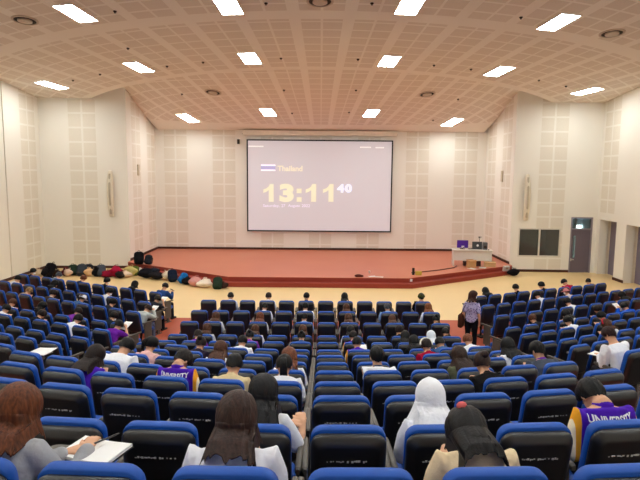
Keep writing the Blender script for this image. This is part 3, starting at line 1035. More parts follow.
A('C', 5, -1, 'dark-haired person in navy denim top with white sleeves', hair=('bun', BLK, .1), top='#38507e', L=30, hp=46, W=.97)
A('C', 5, 1, 'person in purple jacket with lavender lettering and yellow stripe', hair=SH(), sleeve='long', jersey=[('UNIV', .17, .13, .03)], L=26, hp=48)
A('C', 5, 3, 'long dark-haired person in dark top with white collar', hair=LG(BLK, 0.136), top='#22242b', sleeve='long', collar='#f0f0f0', L=24, hp=44)
A('C', 5, 4, 'person with white headscarf in the fifth row', hair=('hood', '#e6ebf2', .12), top='#30374a', sleeve='long', L=24, hp=34, W=.9)
A('C', 4, -5, 'brown-haired person in pale grey shirt near the left aisle', hair=LG(BRN, 0.124), top='#d9dade', L=22, hp=40, W=.92)
A('C', 4, -3, 'brown-haired person in white shirt in the fourth row', hair=LG(BRN, 0.087), top=WHT, L=28, hp=46)
A('C', 4, -1, 'person with orange-brown hair in dark top in the fourth row', hair=LG(BRN, 0.124), top='#4a4238', L=26, hp=44, W=.92)
A('C', 4, 1, 'black-haired person in white shirt behind the purple jacket', hair=LG(BLK, 0.099), top=WHT, L=28, hp=44)
A('C', 4, 3, 'person with white face mask in the fourth row', hair=SH(DBR), top='#2a2529', L=22, hp=30, hy=-40, mask=True, W=.92)
A('C', 4, 5, 'black-haired person in black jacket at the right end of the fourth row', hair=SH(), top='#1c1a1c', sleeve='long', L=34, hp=50, W=1.05)
A('C', 3, -5, 'brown-haired person in white, third row near the left aisle', hair=LG(BRN, 0.124), top='#e4e2e0', L=24, hp=40, W=.92)
A('C', 3, -3, 'reddish-brown-haired person in the third row', hair=LG(RED, 0.149), top='#d8d4d0', L=22, hp=38, W=.92)
A('C', 3, -1, 'short-haired person in light blue shirt in the third row', hair=SH(), top='#7e9cc8', L=24, hp=44, W=1.08)
A('C', 3, 1, 'brown-haired person in the third row right of centre', hair=LG(BRN, 0.124), top='#e8e4e4', L=26, hp=42, W=.92)
A('C', 3, 3, 'brown-haired person bent down in the third row', hair=LG(BRN, 0.099), top='#39342f', L=32, hp=50, W=.92)
A('C', 3, 5, 'person with white hair bow in the third row', hair=('bun', BLK, .1), top='#2a2a30', L=32, hp=52, band=('tie', '#e8e4e4'), W=.92)
A('C', 2, -3, 'short dark-haired person in white shirt in the second row', hair=SH(), top=WHT, L=26, hp=46)
A('C', 2, -1, 'broad person in crisp white shirt with dark hair, second row', hair=SH(), top='#f4f4f8', L=20, hp=36, W=1.12, fine=False)
A('C', 2, 1, 'brown-haired person in the second row right of centre', hair=LG(BRN, 0.124), top='#3b2d26', L=28, hp=44, W=.9)
A('C', 2, 3, 'grey-haired person in pale blue shirt in the second row', hair=SH('#4a4a4c'), top='#8fb0da', L=22, hp=36, W=1.05)
A('C', 2, 5, 'person with orange-brown hair at the right end of the second row', hair=LG('#7a4522', 0.136), top=WHT, L=20, hp=34, W=.92)
A('C', 1, -5, 'short black-haired person in white at the left of the front row', hair=SH(), top=WHT, L=20, hp=40)
A('C', 1, -3, 'short dark brown-haired person in white in the front row', hair=SH(DBR), top=WHT, L=18, hp=38)
A('C', 1, -1, 'black-haired person mostly hidden in the front row', hair=SH(), top='#26242a', L=14, hp=34)
A('C', 1, 1, 'small black-haired person alone in the front row', hair=LG(BLK, 0.099), top='#2a2228', L=16, hp=24, W=.88)
A('C', 1, 5, 'olive-capped person in black jacket at the front row right end', hair=SH('#2c2d16'), top='#17171b', sleeve='long', L=6, hp=16, W=1.15, cap='#4c4f22')
# --- left block
A('L', 1, 0, 'person in navy jacket looking at a phone beside the left aisle', hair=SH(), top='#2d4a80', sleeve='long', L=14, hp=50, W=1.12, S=1.12, arms='up', legs='#1f2430')
A('L', 1, 2, 'long black-haired person in dark top, front row of the left block', hair=LG(BLK, 0.149), top='#2a2426', L=14, hp=30, W=.92)
A('L', 1, 4, 'black-haired person with pale mask, front row of the left block', hair=SH(), top='#20242c', L=14, hp=24, mask=True, hy=-30)
A('L', 1, 6, 'reddish-haired person in navy, front row of the left block', hair=SH(RED), top='#273a5e', L=24, hp=40, hy=-20)
A('L', 1, 8, 'person in slate blue top, front row of the left block', hair=SH('#3a3f4a'), top='#7288a4', L=24, hp=44)
A('L', 1, 10, 'person with white mask at the far left of the front row', hair=SH(), top='#2b2d36', L=14, hp=24, mask=True, hy=-40)
A('L', 2, 0, 'person holding a paper at the aisle end of the second row', hair=SH('#1a120e'), top='#22262e', L=30, hp=50, arms='up')
A('L', 2, 3, 'person in white collar turning sideways in the second row left', hair=SH(), top='#e6e8ea', L=22, hp=36, hy=-40, mask=True, W=.92)
A('L', 2, 7, 'dark-haired person with white collar, second row of the left block', hair=LG(BLK, 0.099), top='#35302f', collar='#f0f0f0', L=22, hp=36, hy=-30, W=.92)
A('L', 2, 10, 'person in white at the far left of the second row', hair=SH(), top=WHT, L=22, hp=40)
A('L', 3, 0, 'person in light grey hoodie at the left aisle holding a paper', hair=SH('#2a1a12'), top='#b9bdb8', sleeve='long', L=30, hp=62, W=1.12, arms='up', legs='#5c6a86')
A('L', 3, 2, 'dark-haired person facing sideways in the third row left', hair=SH(), top='#2c3038', L=22, hp=36, hy=-35)
A('L', 3, 4, 'person in white cap and blue denim shirt', hair=SH('#3a2a22'), top='#4c6a94', sleeve='long', L=26, hp=40, cap='#eceaf0', W=1.05)
A('L', 3, 6, 'person with reddish face and white collar in the third row left', hair=SH(DBR), top='#44372f', collar='#f2f2f2', L=24, hp=40, hy=-25)
A('L', 3, 8, 'tan-haired person bent low in the third row left', hair=SH('#8a6a44'), top='#a8926e', L=34, hp=58)
A('L', 4, 1, 'dark-haired person in navy with mask in the fourth row left', hair=SH(), top='#1f2732', L=26, hp=42, hy=-25, mask=True)
A('L', 4, 3, 'person in violet shirt in the fourth row left', hair=SH(DBR), top='#8238a0', L=28, hp=50)
A('L', 4, 5, 'dark-haired person in black top in the fourth row left', hair=LG(BLK, 0.087), top='#1e1c22', L=22, hp=38, hy=-35, W=.92)
A('L', 4, 7, 'brown-haired person in white shirt at the far left, fourth row', hair=SH(BRN), top=WHT, L=30, hp=48)
A('L', 5, 0, 'person in purple polo reading a sheet by the left aisle', hair=SH(), top='#70249e', L=30, hp=52, W=1.08, arms='up')
A('L', 5, 2, 'short-haired person in white shirt in the fifth row left', hair=SH(), top=WHT, L=28, hp=46, hy=-15)
A('L', 5, 4, 'person in black shirt resting head low in the fifth row left', hair=SH(DBR), top='#191b24', L=32, hp=54, hy=-30, W=1.1)
A('L', 5, 6, 'dark-haired person with white sleeve at the far left, fifth row', hair=SH(), top='#e8e8ec', L=30, hp=52)
# --- right block
A('R', 1, 1, 'dark-haired person in black near the right aisle, front row', hair=LG(BLK, 0.124), top='#1c1a1e', L=20, hp=36)
A('R', 1, 3, 'short black-haired person in black, front row of the right block', hair=SH(), top='#1c1c24', L=10, hp=34)
A('R', 1, 5, 'dark-haired person in dark jacket looking left, front row right', hair=SH(), top='#24242c', L=16, hp=30, hy=40)
A('R', 1, 7, 'person in crimson jacket, front row of the right block', hair=SH('#1a1214'), top='#b0163c', sleeve='long', L=24, hp=58, W=1.15, S=1.1)
A('R', 1, 9, 'black-haired person in checked shirt near the doors', hair=SH(), top='#8a6a5c', L=30, hp=44, hy=-30)
A('R', 2, 4, 'dark-haired person in white shirt, second row of the right block', hair=SH(), top=WHT, L=22, hp=40)
A('R', 2, 6, 'person in pink cap with mask, second row of the right block', hair=SH('#5a3a30'), top='#e8dcd6', L=16, hp=20, hy=20, cap='#d88a86', mask=True)
A('R', 3, 5, 'black-haired person in white shirt, third row of the right block', hair=SH(), top=WHT, L=24, hp=42)
A('R', 3, 9, 'dark-haired person in dark top, third row far right', hair=LG(BLK, 0.112), top='#20202a', L=26, hp=36, hy=30)
A('R', 4, 2, 'tan-faced person in dark top in the fourth row right', hair=SH(BRN), top='#2b2a30', L=30, hp=46)
A('R', 4, 4, 'black-haired person in white with pale mask, fourth row right', hair=LG(BLK, 0.087), top=WHT, L=28, hp=42, mask=True, hy=25)
A('R', 4, 6, 'reddish-faced person in dark top in the fourth row right', hair=SH(DBR), top='#23242e', L=24, hp=36, hy=30)
A('R', 4, 8, 'person in bright blue jacket at the right edge', hair=SH(), top='#1c5ad0', sleeve='long', L=30, hp=50, W=1.1, arms='up')
A('R', 5, 3, 'person with black ponytail and white shirt in the fifth row right', hair=TL(BLK, .24), top=WHT, L=26, hp=46, W=1.0)
A('R', 5, 5, 'dark-haired person in slate grey in the fifth row right', hair=SH(), top='#5a6474', L=26, hp=42, hy=20)
A('R', 6, 4, 'brown-haired person in white shirt with red hair band', hair=LG(BRN, 0.099), top=WHT, L=26, hp=46, band=('band', '#c81e3c'))
A('R', 8, 0, 'short brown-haired person in white shirt with paper near the right edge', hair=SH('#2a1512'), top='#eef0f6', sleeve='long', L=18, hp=44, W=1.3, S=1.18, arms='write', fine=True, legs='#26262c', collar='#f2f4f8')
for (b, row, k, label, kw) in E:
    seat_person(label, b, row, k, **kw)

# standing invigilator in the right aisle
m_print = MATS.setdefault('printed_lilac', new_mat('printed_lilac', .85, .1)[0])
kk = NT(m_print)
v = kk.n.new('ShaderNodeTexVoronoi'); v.inputs['Scale'].default_value = 22.0
kk.t.links.new(kk.coords('Object'), v.inputs['Vector'])
kk.color(kk.mix(kk.math('LESS_THAN', v.outputs[0], 0.33), lin('#b9aed0'), lin('#6d5f92')))
SP = stand_pose(0.955, -62)
person('standing person in lilac patterned blouse and black trousers in the right aisle', (3.98, 14.05, 0.02), -28 * D2R, hair=LG('#3a1d14', 0.161), top=m_print, sleeve='short',
       legs='#15161c', pose=SP, S=.955, W=.95, fine=True, mask=True, group=None)
# ------------------------------------------------------------------ ceiling fixtures
m_lamp = emit('lamp_white', '#f3f8f6', PANEL_STRENGTH)
m_rim = plain('lamp_rim', '#efe6da', 0.5)
def ceil_at(x, y):
    if y < arcB(x):
        return Vector((x, y, zB(y))), Vector((0, 0.106, 1)).normalized()
    e = 0.05
    z = zC(x, y); n = Vector((-(zC(x + e, y) - z) / e, -(zC(x, y + e) - z) / e, 1)).normalized()
    return Vector((x, y, z)), n
def ceil_pix(px, py):
    """where the ceiling shows at a photo pixel"""
    d = (cam.matrix_world.to_3x3() @ Vector(((px - 320) / 550, (240 - py) / 550, -1)))
    t = 5.0
    for _ in range(4000):
        p = EYE + d * t
        zz = zB(p.y) if p.y < arcB(p.x) else zC(p.x, p.y)
        if p.z >= zz:
            break
        t += 0.01
    return p.x, p.y
def fixture(o, x, y, drop=0.0):
    p, n = ceil_at(x, y)
    phi = math.atan2(x, 48 - y)
    yd = Vector((-math.sin(phi), math.cos(phi), 0)); yd = (yd - n * yd.dot(n)).normalized()
    xd = yd.cross(n).normalized()
    M = Matrix((xd, yd, n)).transposed().to_4x4(); M.translation = p - n * drop
    o.matrix_world = M
m1 = MB()
for a in (((0, 0.61, 0), (0.66, 0.03, 0.03)), ((0, -0.61, 0), (0.66, 0.03, 0.03)), ((0.315, 0, 0), (0.03, 1.19, 0.03)), ((-0.315, 0, 0), (0.03, 1.19, 0.03))):
    m1.box(*a)
FR = m1.data('frame')
DF = MB().box((0, 0, 0.0), (0.60, 1.19, 0.016)).data('diffuser')
rows_l = [('B', 15.75, (-7.0, -2.5, 2.45, 6.95), 'nearest visible row'), ('B', 20.4, (-6.9, -2.54, 2.45, 6.8), 'middle row')]
spots = []
for x, y in ((76, 13), (228, 5), (410, 5), (558, 22), (139, 67), (250, 58), (389, 61), (499, 71), (188, 118), (268, 112), (371, 113), (452, 122), (52, 85), (587, 91)):
    spots.append(ceil_pix(x, y))
names = ['nearest row, far left', 'nearest row, left of centre', 'nearest row, right of centre', 'nearest row, far right',
         'middle row, outer left', 'middle row, inner left', 'middle row, inner right', 'middle row, outer right',
         'row nearest the screen, outer left', 'row nearest the screen, inner left', 'row nearest the screen, inner right', 'row nearest the screen, outer right',
         'alone above the left wall corner', 'alone above the right wall corner']
for y in (10.5, 5.5, 0.5):  # panel rows out of view, added to light the hall
    for x in (-11.5, -7, -2.5, 2.5, 7, 11.5):
        spots.append((x, y)); names.append(None)
for i, (x, y) in enumerate(spots):
    lab = 'white glowing rectangular ceiling panel light, ' + names[i] if names[i] else 'white glowing ceiling panel light added unseen over the rear seats'
    o = empty('ceiling_light', lab, 'ceiling light', (0, 0, 0), 0, 'ceiling panel lights')
    if names[i] is None:
        o['group'] = 'unseen added panel lights over the rear seats'
    fixture(o, x, y, 0.012)
    put('frame', FR, m_rim, o); put('diffuser', DF, m_lamp, o)
m_vent = plain('vent_metal', '#c8b5a0', 0.5)
m_dark = plain('vent_gap', '#33261c', 0.8)
for (px, py), nm in zip(((25, 20), (320, 1), (612, 33), (213, 92), (427, 94)), ('near the upper left corner', 'at the top centre', 'near the upper right corner', 'left of the stage lights', 'right of the stage lights')):
    o = empty('ceiling_vent', 'round ceiling air vent ' + nm, 'air vent', group='round ceiling air vents')
    x, y = ceil_pix(px, py); fixture(o, x, y, 0.0)
    MB().lathe([(0.37, 0.0), (0.37, -0.02), (0.31, -0.03), (0.31, 0.0)], None, 28).obj('rim', m_vent, o)
    MB().lathe([(0.30, -0.004), (0.30, -0.012), (0.01, -0.012)], None, 28).obj('dark_ring', m_dark, o)
    MB().lathe([(0.20, -0.013), (0.20, -0.05), (0.12, -0.06), (0.005, -0.06)], None, 28).obj('diffuser_cone', m_vent, o)
dots = [(115, 11), (128, 48), (167, 66), (100, 74), (73, 80), (182, 94), (203, 62), (266, 3), (372, 3), (281, 58), (358, 59), (284, 90), (356, 90), (292, 113), (349, 112), (521, 17), (471, 69), (539, 80), (566, 86), (434, 65), (458, 99), (433, 120)]
for i, (px, py) in enumerate(dots):
    x, y = ceil_pix(px, py)
    p, n = ceil_at(x, y)
    o = MB().lathe([(0.05, 0.0), (0.05, -0.02), (0.02, -0.03), (0.02, -0.06), (0.004, -0.06)], None, 10).obj('sprinkler_head', m_dark)
    fixture(o, x, y)
    tag(o, 'small dark sprinkler head in the ceiling among the perforated squares', 'sprinkler', 'sprinkler heads in the ceiling')

# ------------------------------------------------------------------ projection screen
scr = empty('projection_screen', 'large white projection screen with black border showing a clock', 'screen', (0, 0, 0))
SY = 30.70
(sx0, sz1), (sx1, sz0) = [((lambda dd: (EYE + dd * (SY / dd.y)))(cam.matrix_world.to_3x3() @ Vector(((px - 320) / 550, (240 - py) / 550, -1)))).xz for px, py in ((246.6, 139.2), (391.0, 232.4))]
m_blk = plain('screen_border', '#17120f', 0.7)
m_screen = emit('screen_image', '#c8c6d0', 0.20, '#cfcace')
MB().box(((sx0 + sx1) / 2, SY, (sz0 + sz1) / 2), (sx1 - sx0 - .14, 0.03, sz1 - sz0 - .14)).obj('screen_surface', m_screen, scr)
mb = MB(); w = 0.07
mb.box(((sx0 + sx1) / 2, SY, sz1 - .035), (sx1 - sx0, 0.05, .07)).box(((sx0 + sx1) / 2, SY, sz0 + .035), (sx1 - sx0, 0.05, .07))
mb.box((sx0 + w / 2, SY, (sz0 + sz1) / 2), (w, 0.05, sz1 - sz0 - .14)).box((sx1 - w / 2, SY, (sz0 + sz1) / 2), (w, 0.05, sz1 - sz0 - .14))
mb.obj('border', m_blk, scr)
m_house = plain('screen_housing', '#efe8d8', 0.6)
hs = MB().slab(sx1 - sx0 + 0.42, 0.26, 0.05, [(-0.12, 0.01), (-0.10, 0.0), (0.16, 0.0)], Matrix.Translation(((sx0 + sx1) / 2, SY, 6.86)), 4).obj('housing', m_house, scr)
MB().box(((sx0 + sx1) / 2, SY + 0.02, sz1 + .295), (sx1 - sx0 + 0.44, 0.25, 0.045)).obj('dark_rail', plain('rail', '#4b3a2b', .7), scr)
# picture on the screen
def on_screen(name, s, px, pz, size, col, strength, bold, wh=None):
    me = text_mesh(s, size, bold, 0.003)
    xs_ = [v.co.x for v in me.vertices]; ys_ = [v.co.y for v in me.vertices]
    if wh:
        me.transform(Matrix.Diagonal((wh[0] / (max(xs_) - min(xs_)), wh[1] / (max(ys_) - min(ys_)), 1, 1)) @ Matrix.Translation((-min(xs_), -min(ys_), 0)))
    me.transform(Matrix.Rotation(math.pi / 2, 4, 'X'))
    put(name, me, m_clock if name == 'clock_digit' else emit('ink_' + name, col, strength, col), scr, (px, SY - 0.022, pz))
def sp(px, py):                       # photo pixel -> place on the screen plane
    d = (cam.matrix_world.to_3x3() @ Vector(((px - 320) / 550, (240 - py) / 550, -1)))
    p = EYE + d * (SY / d.y)
    return p.x, p.z
def fit_text(name, s, x0, y0, x1, y1, col, st, bold):
    (xa, zt), (xb, zb_) = sp(x0, y0), sp(x1, y1)
    on_screen(name, s, xa, zb_, 1.0, col, st, bold, (xb - xa, zt - zb_))
m_clock = emit('ink_clock', '#ece8c8', 0.28, '#e0dec8')
def one_digit(px):
    """heavy figure one with a flag: px = left edge in the photo"""
    (xa, zt), (xb, zb_) = sp(px, 184.0), sp(px + 10.4, 201.8)
    W_, H_ = xb - xa, zt - zb_
    P2 = [(.52, 0), (1, 0), (1, 1), (.62, 1), (.50, .86), (.30, .76), (0, .70), (0, .50), (.30, .56), (.52, .66)]
    V = [(xa + u * W_, SY - .024, zb_ + v * H_) for u, v in P2] + [(xa + u * W_, SY - .016, zb_ + v * H_) for u, v in P2]
    n = len(P2)
    F = [tuple(range(n)), tuple(range(2 * n - 1, n - 1, -1))] + [(i, (i + 1) % n, n + (i + 1) % n, n + i) for i in range(n)]
    put('clock_digit', mesh_data('clock_digit', V, F), m_clock, scr)
for px in (263.3, 305.7, 323.0):
    one_digit(px)
fit_text('clock_digit', '3', 279.4, 183.7, 293.8, 202.2, '#e6e0b0', 0.16, 0.06)
for py in (188.6, 197.2):
    (xa, zt), (xb, zb_) = sp(296.6, py), sp(301.6, py + 4.6)
    put('colon_dot', MB().box(((xa + xb) / 2, SY - .02, (zt + zb_) / 2), (xb - xa, .008, zt - zb_)).data('colon_dot'), m_clock, scr)
fit_text('seconds_digit', '4', 337.0, 184.0, 344.3, 192.6, '#e6ecff', 0.32, 0.05)
fit_text('seconds_digit', '0', 345.0, 184.0, 351.8, 192.6, '#e6ecff', 0.32, 0.06)
fit_text('country_text', 'Thailand', 277.5, 165.6, 302.5, 171.4, '#e6e0cc', 0.26, 0.03)
for wd, x0, x1, yb in (('Saturday,', 263.0, 279.6, 207.8), ('27', 281.4, 285.2, 207.2), ('August', 288.0, 300.0, 207.8), ('2022', 301.8, 310.0, 207.2)):
    fit_text('date_text', wd, x0, 204.2, x1, yb, '#efe8fa', 0.2, 0.012)
(xa, za), (xb, zb) = sp(261, 164.2), sp(275.4, 171.3)
h = (za - zb) / 6
for nm, z0, z1, col, st in (('flag_stripe', za - 0.3 * h, za - 1.5 * h, '#f4eeff', .40), ('flag_stripe', za - 1.5 * h, zb + 1.5 * h, '#b9b4dc', .20), ('flag_stripe', zb + 1.5 * h, zb + .3 * h, '#f4eeff', .40)):
    put(nm, MB().box(((xa + xb) / 2, SY - 0.02, (z0 + z1) / 2), (xb - xa, 0.006, z0 - z1)).data(nm), emit('flag_' + col.strip('#'), col, st), scr)
for (pa, pb, py) in ((248.5, 263.5, 146.3), (360, 371, 147.3), (375.5, 384, 147.6)):
    (xa, z), (xb, _) = sp(pa, py), sp(pb, py)
    put('small_caption', MB().box(((xa + xb) / 2, SY - 0.02, z), (xb - xa, 0.006, 0.07)).data('c'), emit('caption', '#f2eeee', .28), scr)

# wall devices
m_dev = plain('device_dark', '#2a211c', 0.5)
x, z = sp(238.3, 141.5)
sen = empty('wall_camera', 'small dark camera on the back wall beside the screen housing', 'camera', (x, 30.87, z))
MB().slab(0.14, 0.26, 0.03, [(-0.16, 0.02), (-0.14, 0), (-0.03, 0)], None, 4).obj('body', m_dev, sen)
MB().box((0, -0.015, 0.0), (0.08, 0.03, 0.10)).obj('bracket', m_house, sen)
m_col = plain('column_speaker', '#e3dac6', 0.6)
for s, x in ((-1, -9.98), (1, 9.83)):
    yw = 26.4 - (abs(x) - 9.2) * 0.15 / 4.05
    o = empty('column_speaker', 'slim cream column loudspeaker on the %s front wall' % ('left' if s < 0 else 'right'), 'loudspeaker', (x, yw, 3.6), 0, 'column loudspeakers')
    MB().tube([(0, -0.10, -1.05), (0, -0.17, -0.6), (0, -0.20, 0), (0, -0.17, 0.6), (0, -0.10, 1.05)], [(0.11, .06), (0.15, 0.09), (0.16, .1), (0.15, .09), (0.11, .06)], (1, 0, 0), 14).obj('cabinet', m_col, o, True)
    MB().box((0, -0.04, 0), (0.08, 0.08, 1.2)).obj('bracket', m_dev, o)
    g = MB().tube([(0, -0.185, -0.95), (0, -0.275, -0.4), (0, -0.303, 0), (0, -0.275, .4), (0, -0.185, 0.95)], [(0.05, .012)] * 5, (1, 0, 0), 10).obj('grille', plain('grille_tan', '#b7ab95', .7), o, True)
for s, (y, z) in ((-1, (27.9, 4.75)), (1, (28.0, 4.6))):
    o = MB().slab(0.22, 0.55, 0.02, [(-0.06, 0.02), (-0.05, 0), (0.0, 0)], None, 3).obj('wall_panel_box', plain('box_tan', '#c9bda5', .6), None, False, (s * 9.195, y, z), -s * math.pi / 2)
    tag(o, 'small tan box on the wall %s of the stage' % ('left' if s < 0 else 'right'), 'wall box')

# window, doors in the front right wall and recesses in the right wall
WM = Matrix.Translation((9.2, 26.4, 0)) @ Matrix.Rotation(math.atan2(-0.15, 4.05), 4, 'Z')
def on_w3(mb, name, mat, parent=None):
    for i, v in enumerate(mb.V):
        mb.V[i] = WM @ v
    return mb.obj(name, mat, parent)
m_fr = plain('window_frame_pale', '#d9d4c8', 0.5)
m_gl, kg = new_mat('window_glass', 0.08, 0.5)
kg.bsdf.inputs['Base Color'].default_value = (0.30, 0.34, 0.30, 1)
kg.bsdf.inputs['Transmission Weight'].default_value = 0.85
x0, x1, z0, z1 = WIN
mb = MB()
for c, s in ((((x0 + x1) / 2, .05, z1 - .03), (x1 - x0, .12, .06)), (((x0 + x1) / 2, .05, z0 + .03), (x1 - x0, .12, .06)), ((x0 + .03, .05, (z0 + z1) / 2), (.06, .12, z1 - z0 - .12)),
             ((x1 - .03, .05, (z0 + z1) / 2), (.06, .12, z1 - z0 - .12)), (((x0 + x1) / 2 - .0, .05, (z0 + z1) / 2), (.07, .12, z1 - z0 - .12))):
    mb.box(c, s)
win = structure(on_w3(mb, 'window_1', m_fr))
xm = (x0 + x1) / 2
for a, b in ((x0 + .06, xm - .035), (xm + .035, x1 - .06)):
    on_w3(MB().box(((a + b) / 2, 0.06, (z0 + z1) / 2), (b - a, .012, z1 - z0 - .12)), 'pane', m_gl, win)
# control booth behind the window
m_booth = plain('booth_dark', '#24261f', 0.8)
mb = MB()
mb.box((1.4, 2.2, 1.5), (2.5, .05, 3.0)).box((.30, 1.23, 1.5), (.05, 1.9, 3)).box((2.52, 1.23, 1.5), (.05, 1.9, 3)).box((1.4, 1.23, 3.0), (2.3, 1.9, .05)).box((1.4, 1.23, .0), (2.3, 1.9, .05))
structure(on_w3(mb, 'wall_booth', m_booth))
# door
m_door = plain('door_mauve', '#6f6670', 0.5, 0.3, 0.05)
x0, x1, z0, z1 = DOOR
mb = MB()
for c, s in (((x0 + .03, .06, z1 / 2), (.06, .16, z1)), ((x1 - .03, .06, z1 / 2), (.06, .16, z1)), (((x0 + x1) / 2, .06, z1 - .03), (x1 - x0 - .12, .16, .06)), (((x0 + x1) / 2, .06, 2.10), (x1 - x0 - .12, .16, .07))):
    mb.box(c, s)
door = structure(on_w3(mb, 'door_1', plain('door_frame', '#8f8790', .5)))
# leaf with slit opening
a, b = x0 + .06, x1 - .06
mb = MB()
s0, s1 = a + .10, a + .22
mb.box(((a + s0) / 2, .06, 1.03), (s0 - a, .05, 2.06)).box(((s1 + b) / 2, .06, 1.03), (b - s1, .05, 2.06))
mb.box(((s0 + s1) / 2, .06, .35), (s1 - s0, .05, .70)).box(((s0 + s1) / 2, .06, 1.92), (s1 - s0, .05, .28))
leaf = on_w3(mb, 'door_leaf', m_door, door)
on_w3(MB().box(((s0 + s1) / 2, .06, 1.24), (s1 - s0, .01, 1.08)), 'slit_glass', m_gl, door)
on_w3(MB().box((a + .10, .0, 0.62), (.16, .04, .035)).box((a + .04, .01, .62), (.05, .03, .14)), 'door_handle', plain('handle_metal', '#b8b0a8', .3), door)
on_w3(MB().box(((a + b) / 2, .07, 2.36), (b - a, .012, .46)), 'transom_glass', m_gl, door)
# corridor behind the door, with added glows for the transom reflections and the bright slit
mb = MB()
mb.box((3.4, 3.3, 1.6), (1.9, .05, 3.2)).box((2.65, 1.85, 1.6), (.05, 2.9, 3.2)).box((4.5, 1.85, 1.6), (.05, 2.9, 3.2)).box((3.5, 1.85, 3.0), (1.9, 2.9, .05)).box((3.5, 1.85, 0), (1.9, 2.9, .05))
structure(on_w3(mb, 'wall_corridor', plain('corridor', '#7d93a0', .7)))
glow_obj = on_w3(MB().box((4.02, 3.24, 2.38), (.36, .05, .17)), 'glow_box', emit('corridor_glow', '#e6f4ff', 14.0))  # added glow, stands in for a ceiling light reflected in the transom
tag(glow_obj, 'added glow box imitating a reflection, left of the glass above the door', 'glow box')
glow_obj = on_w3(MB().box((4.36, 2.6, 2.0), (.28, .05, .15)), 'glow_box', emit('corridor_glow', '#e6f4ff', 14.0))  # second added glow, imitates the other transom reflection
tag(glow_obj, 'added glow box imitating a reflection, right of the glass above the door', 'glow box')
cw = on_w3(MB().box((4.455, 2.98, .85), (.03, .5, 1.3)), 'glow_panel', emit('slit_glow', '#cfeaf2', 3.0)); structure(cw)  # made-up glowing panel that brightens the door slit

m_leafp = plain('recess_door', '#7b7383', 0.5, 0.3, 0.05)
for i, (d0, d1, zz0, zz1) in enumerate(OP):
    y1_, y0_ = 26.25 - d0, 26.25 - d1
    rec = MB()
    # reveal walls and lintel of the deep doorway
    rec.box((HX + .62, y1_ + .06, zz1 / 2), (.48, .12, zz1)).box((HX + .62, y0_ - .06, zz1 / 2), (.48, .12, zz1)).box((HX + .62, (y0_ + y1_) / 2, zz1 + .06), (.48, y1_ - y0_ + .24, .12))
    structure(rec.obj('wall_recess', plain('recess_paint', '#e6dcc8', .75)))
    dn = structure(MB().box((HX + .55, (y0_ + y1_) / 2, zz1 / 2), (.06, y1_ - y0_, zz1)).obj('door_%d' % (i + 2), m_leafp))
    MB().box((HX + .50, y0_ + .25, 1.05), (.06, .14, .04)).obj('door_handle', plain('handle_metal', '#b8b0a8', .3), dn)
    MB().box((HX + .517, (y0_ + y1_) / 2, zz1 / 2), (.006, .02, zz1)).obj('door_gap', m_dark, dn)

# ------------------------------------------------------------------ stage desk and what is on it
m_desk = plain('desk_white', '#ddd8d0', 0.45, 0.4, 0.05)
ZS = 0.362
dk = empty('lectern_desk', 'white desk at the right end of the stage', 'desk', (7.2, 25.85, ZS), -6 * D2R)
MB().slab(1.84, 0.62, 0.02, [(-.02, .004), (-.014, 0), (.014, 0), (.02, .004)], Matrix.Translation((0, 0, .76)) @ Matrix.Rotation(math.pi / 2, 4, 'X'), 3).obj('desktop', m_desk, dk)
for s in (-1, 1):
    MB().box((s * .86, 0, .37), (.05, .56, .74)).obj('side_panel', m_desk, dk)
MB().box((0, -.20, .50), (1.66, .03, .46)).obj('modesty_panel', m_desk, dk)
MB().box((-.26, 0.05, .10), (.22, .24, .20)).obj('cable_box', plain('cablebox', '#3b2420', .7), dk)
MB().box((.3, .05, .12), (.25, .3, .24)).obj('cable_box', plain('cablebox', '#3b2420', .7), dk)
def desk_pt(px):
    # x along desk from photo column
    return (px - 473.5) / 37.0 * 1.74
def on_desk(name, label, cat, x, y=0.0, z=0.78):
    M = Matrix.Translation(dk.location) @ Matrix.Rotation(-6 * D2R, 4, 'Z')
    return empty(name, label, cat, M @ Vector((x, y, z)), -6 * D2R)
m_pur = plain('purple_plastic', '#4a1f96', .5)
o = on_desk('monitor', 'purple-backed monitor on the left of the white desk', 'monitor', desk_pt(464.4) , .05)
MB().slab(.52, .36, .02, [(-.02, .008), (-.014, 0), (.012, 0), (.02, .01)], Matrix.Translation((0, 0, .24)), 3).obj('panel', m_pur, o)
MB().box((0, .05, .06), (.06, .04, .12)).box((0, .03, .008), (.22, .16, .016)).obj('stand', m_dark, o)
MB().box((-.02, -.0245, .11), (.05, .006, .10)).box((.05, -.0245, .13), (.05, .006, .06)).obj('sticker', m_white_letter, o)
o = on_desk('laptop', 'open black laptop with white round logo on the desk', 'laptop', desk_pt(478.6), .0)
LM = Matrix.Translation((0, .0, .19)) @ Matrix.Rotation(-12 * D2R, 4, 'X')
MB().slab(.46, .36, .02, [(-.010, .004), (-.006, 0), (.006, 0), (.010, .004)], LM, 3).obj('lid', m_shell, o)
MB().box((0, .20, .012), (.44, .32, .022)).obj('keyboard_base', m_shell, o)
MB().lathe([(.055, 0), (.055, .004), (.002, .004)], LM @ Matrix.Translation((.02, -.011, .0)) @ Matrix.Rotation(math.pi / 2, 4, 'X'), 16).obj('logo', m_white_letter, o)
o = on_desk('speaker_box', 'dark grey box speaker beside the laptop', 'loudspeaker', desk_pt(486.5), .05)
MB().slab(.20, .34, .02, [(-.12, .01), (-.11, 0), (.12, 0)], Matrix.Translation((0, 0, .171)), 3).obj('cabinet', plain('spk_grey', '#5a5a5e', .5), o)
MB().lathe([(.07, 0), (.05, .01), (.01, .014)], Matrix.Translation((0, -.12, .13)) @ Matrix.Rotation(math.pi / 2, 4, 'X'), 16).obj('cone', m_dark, o)
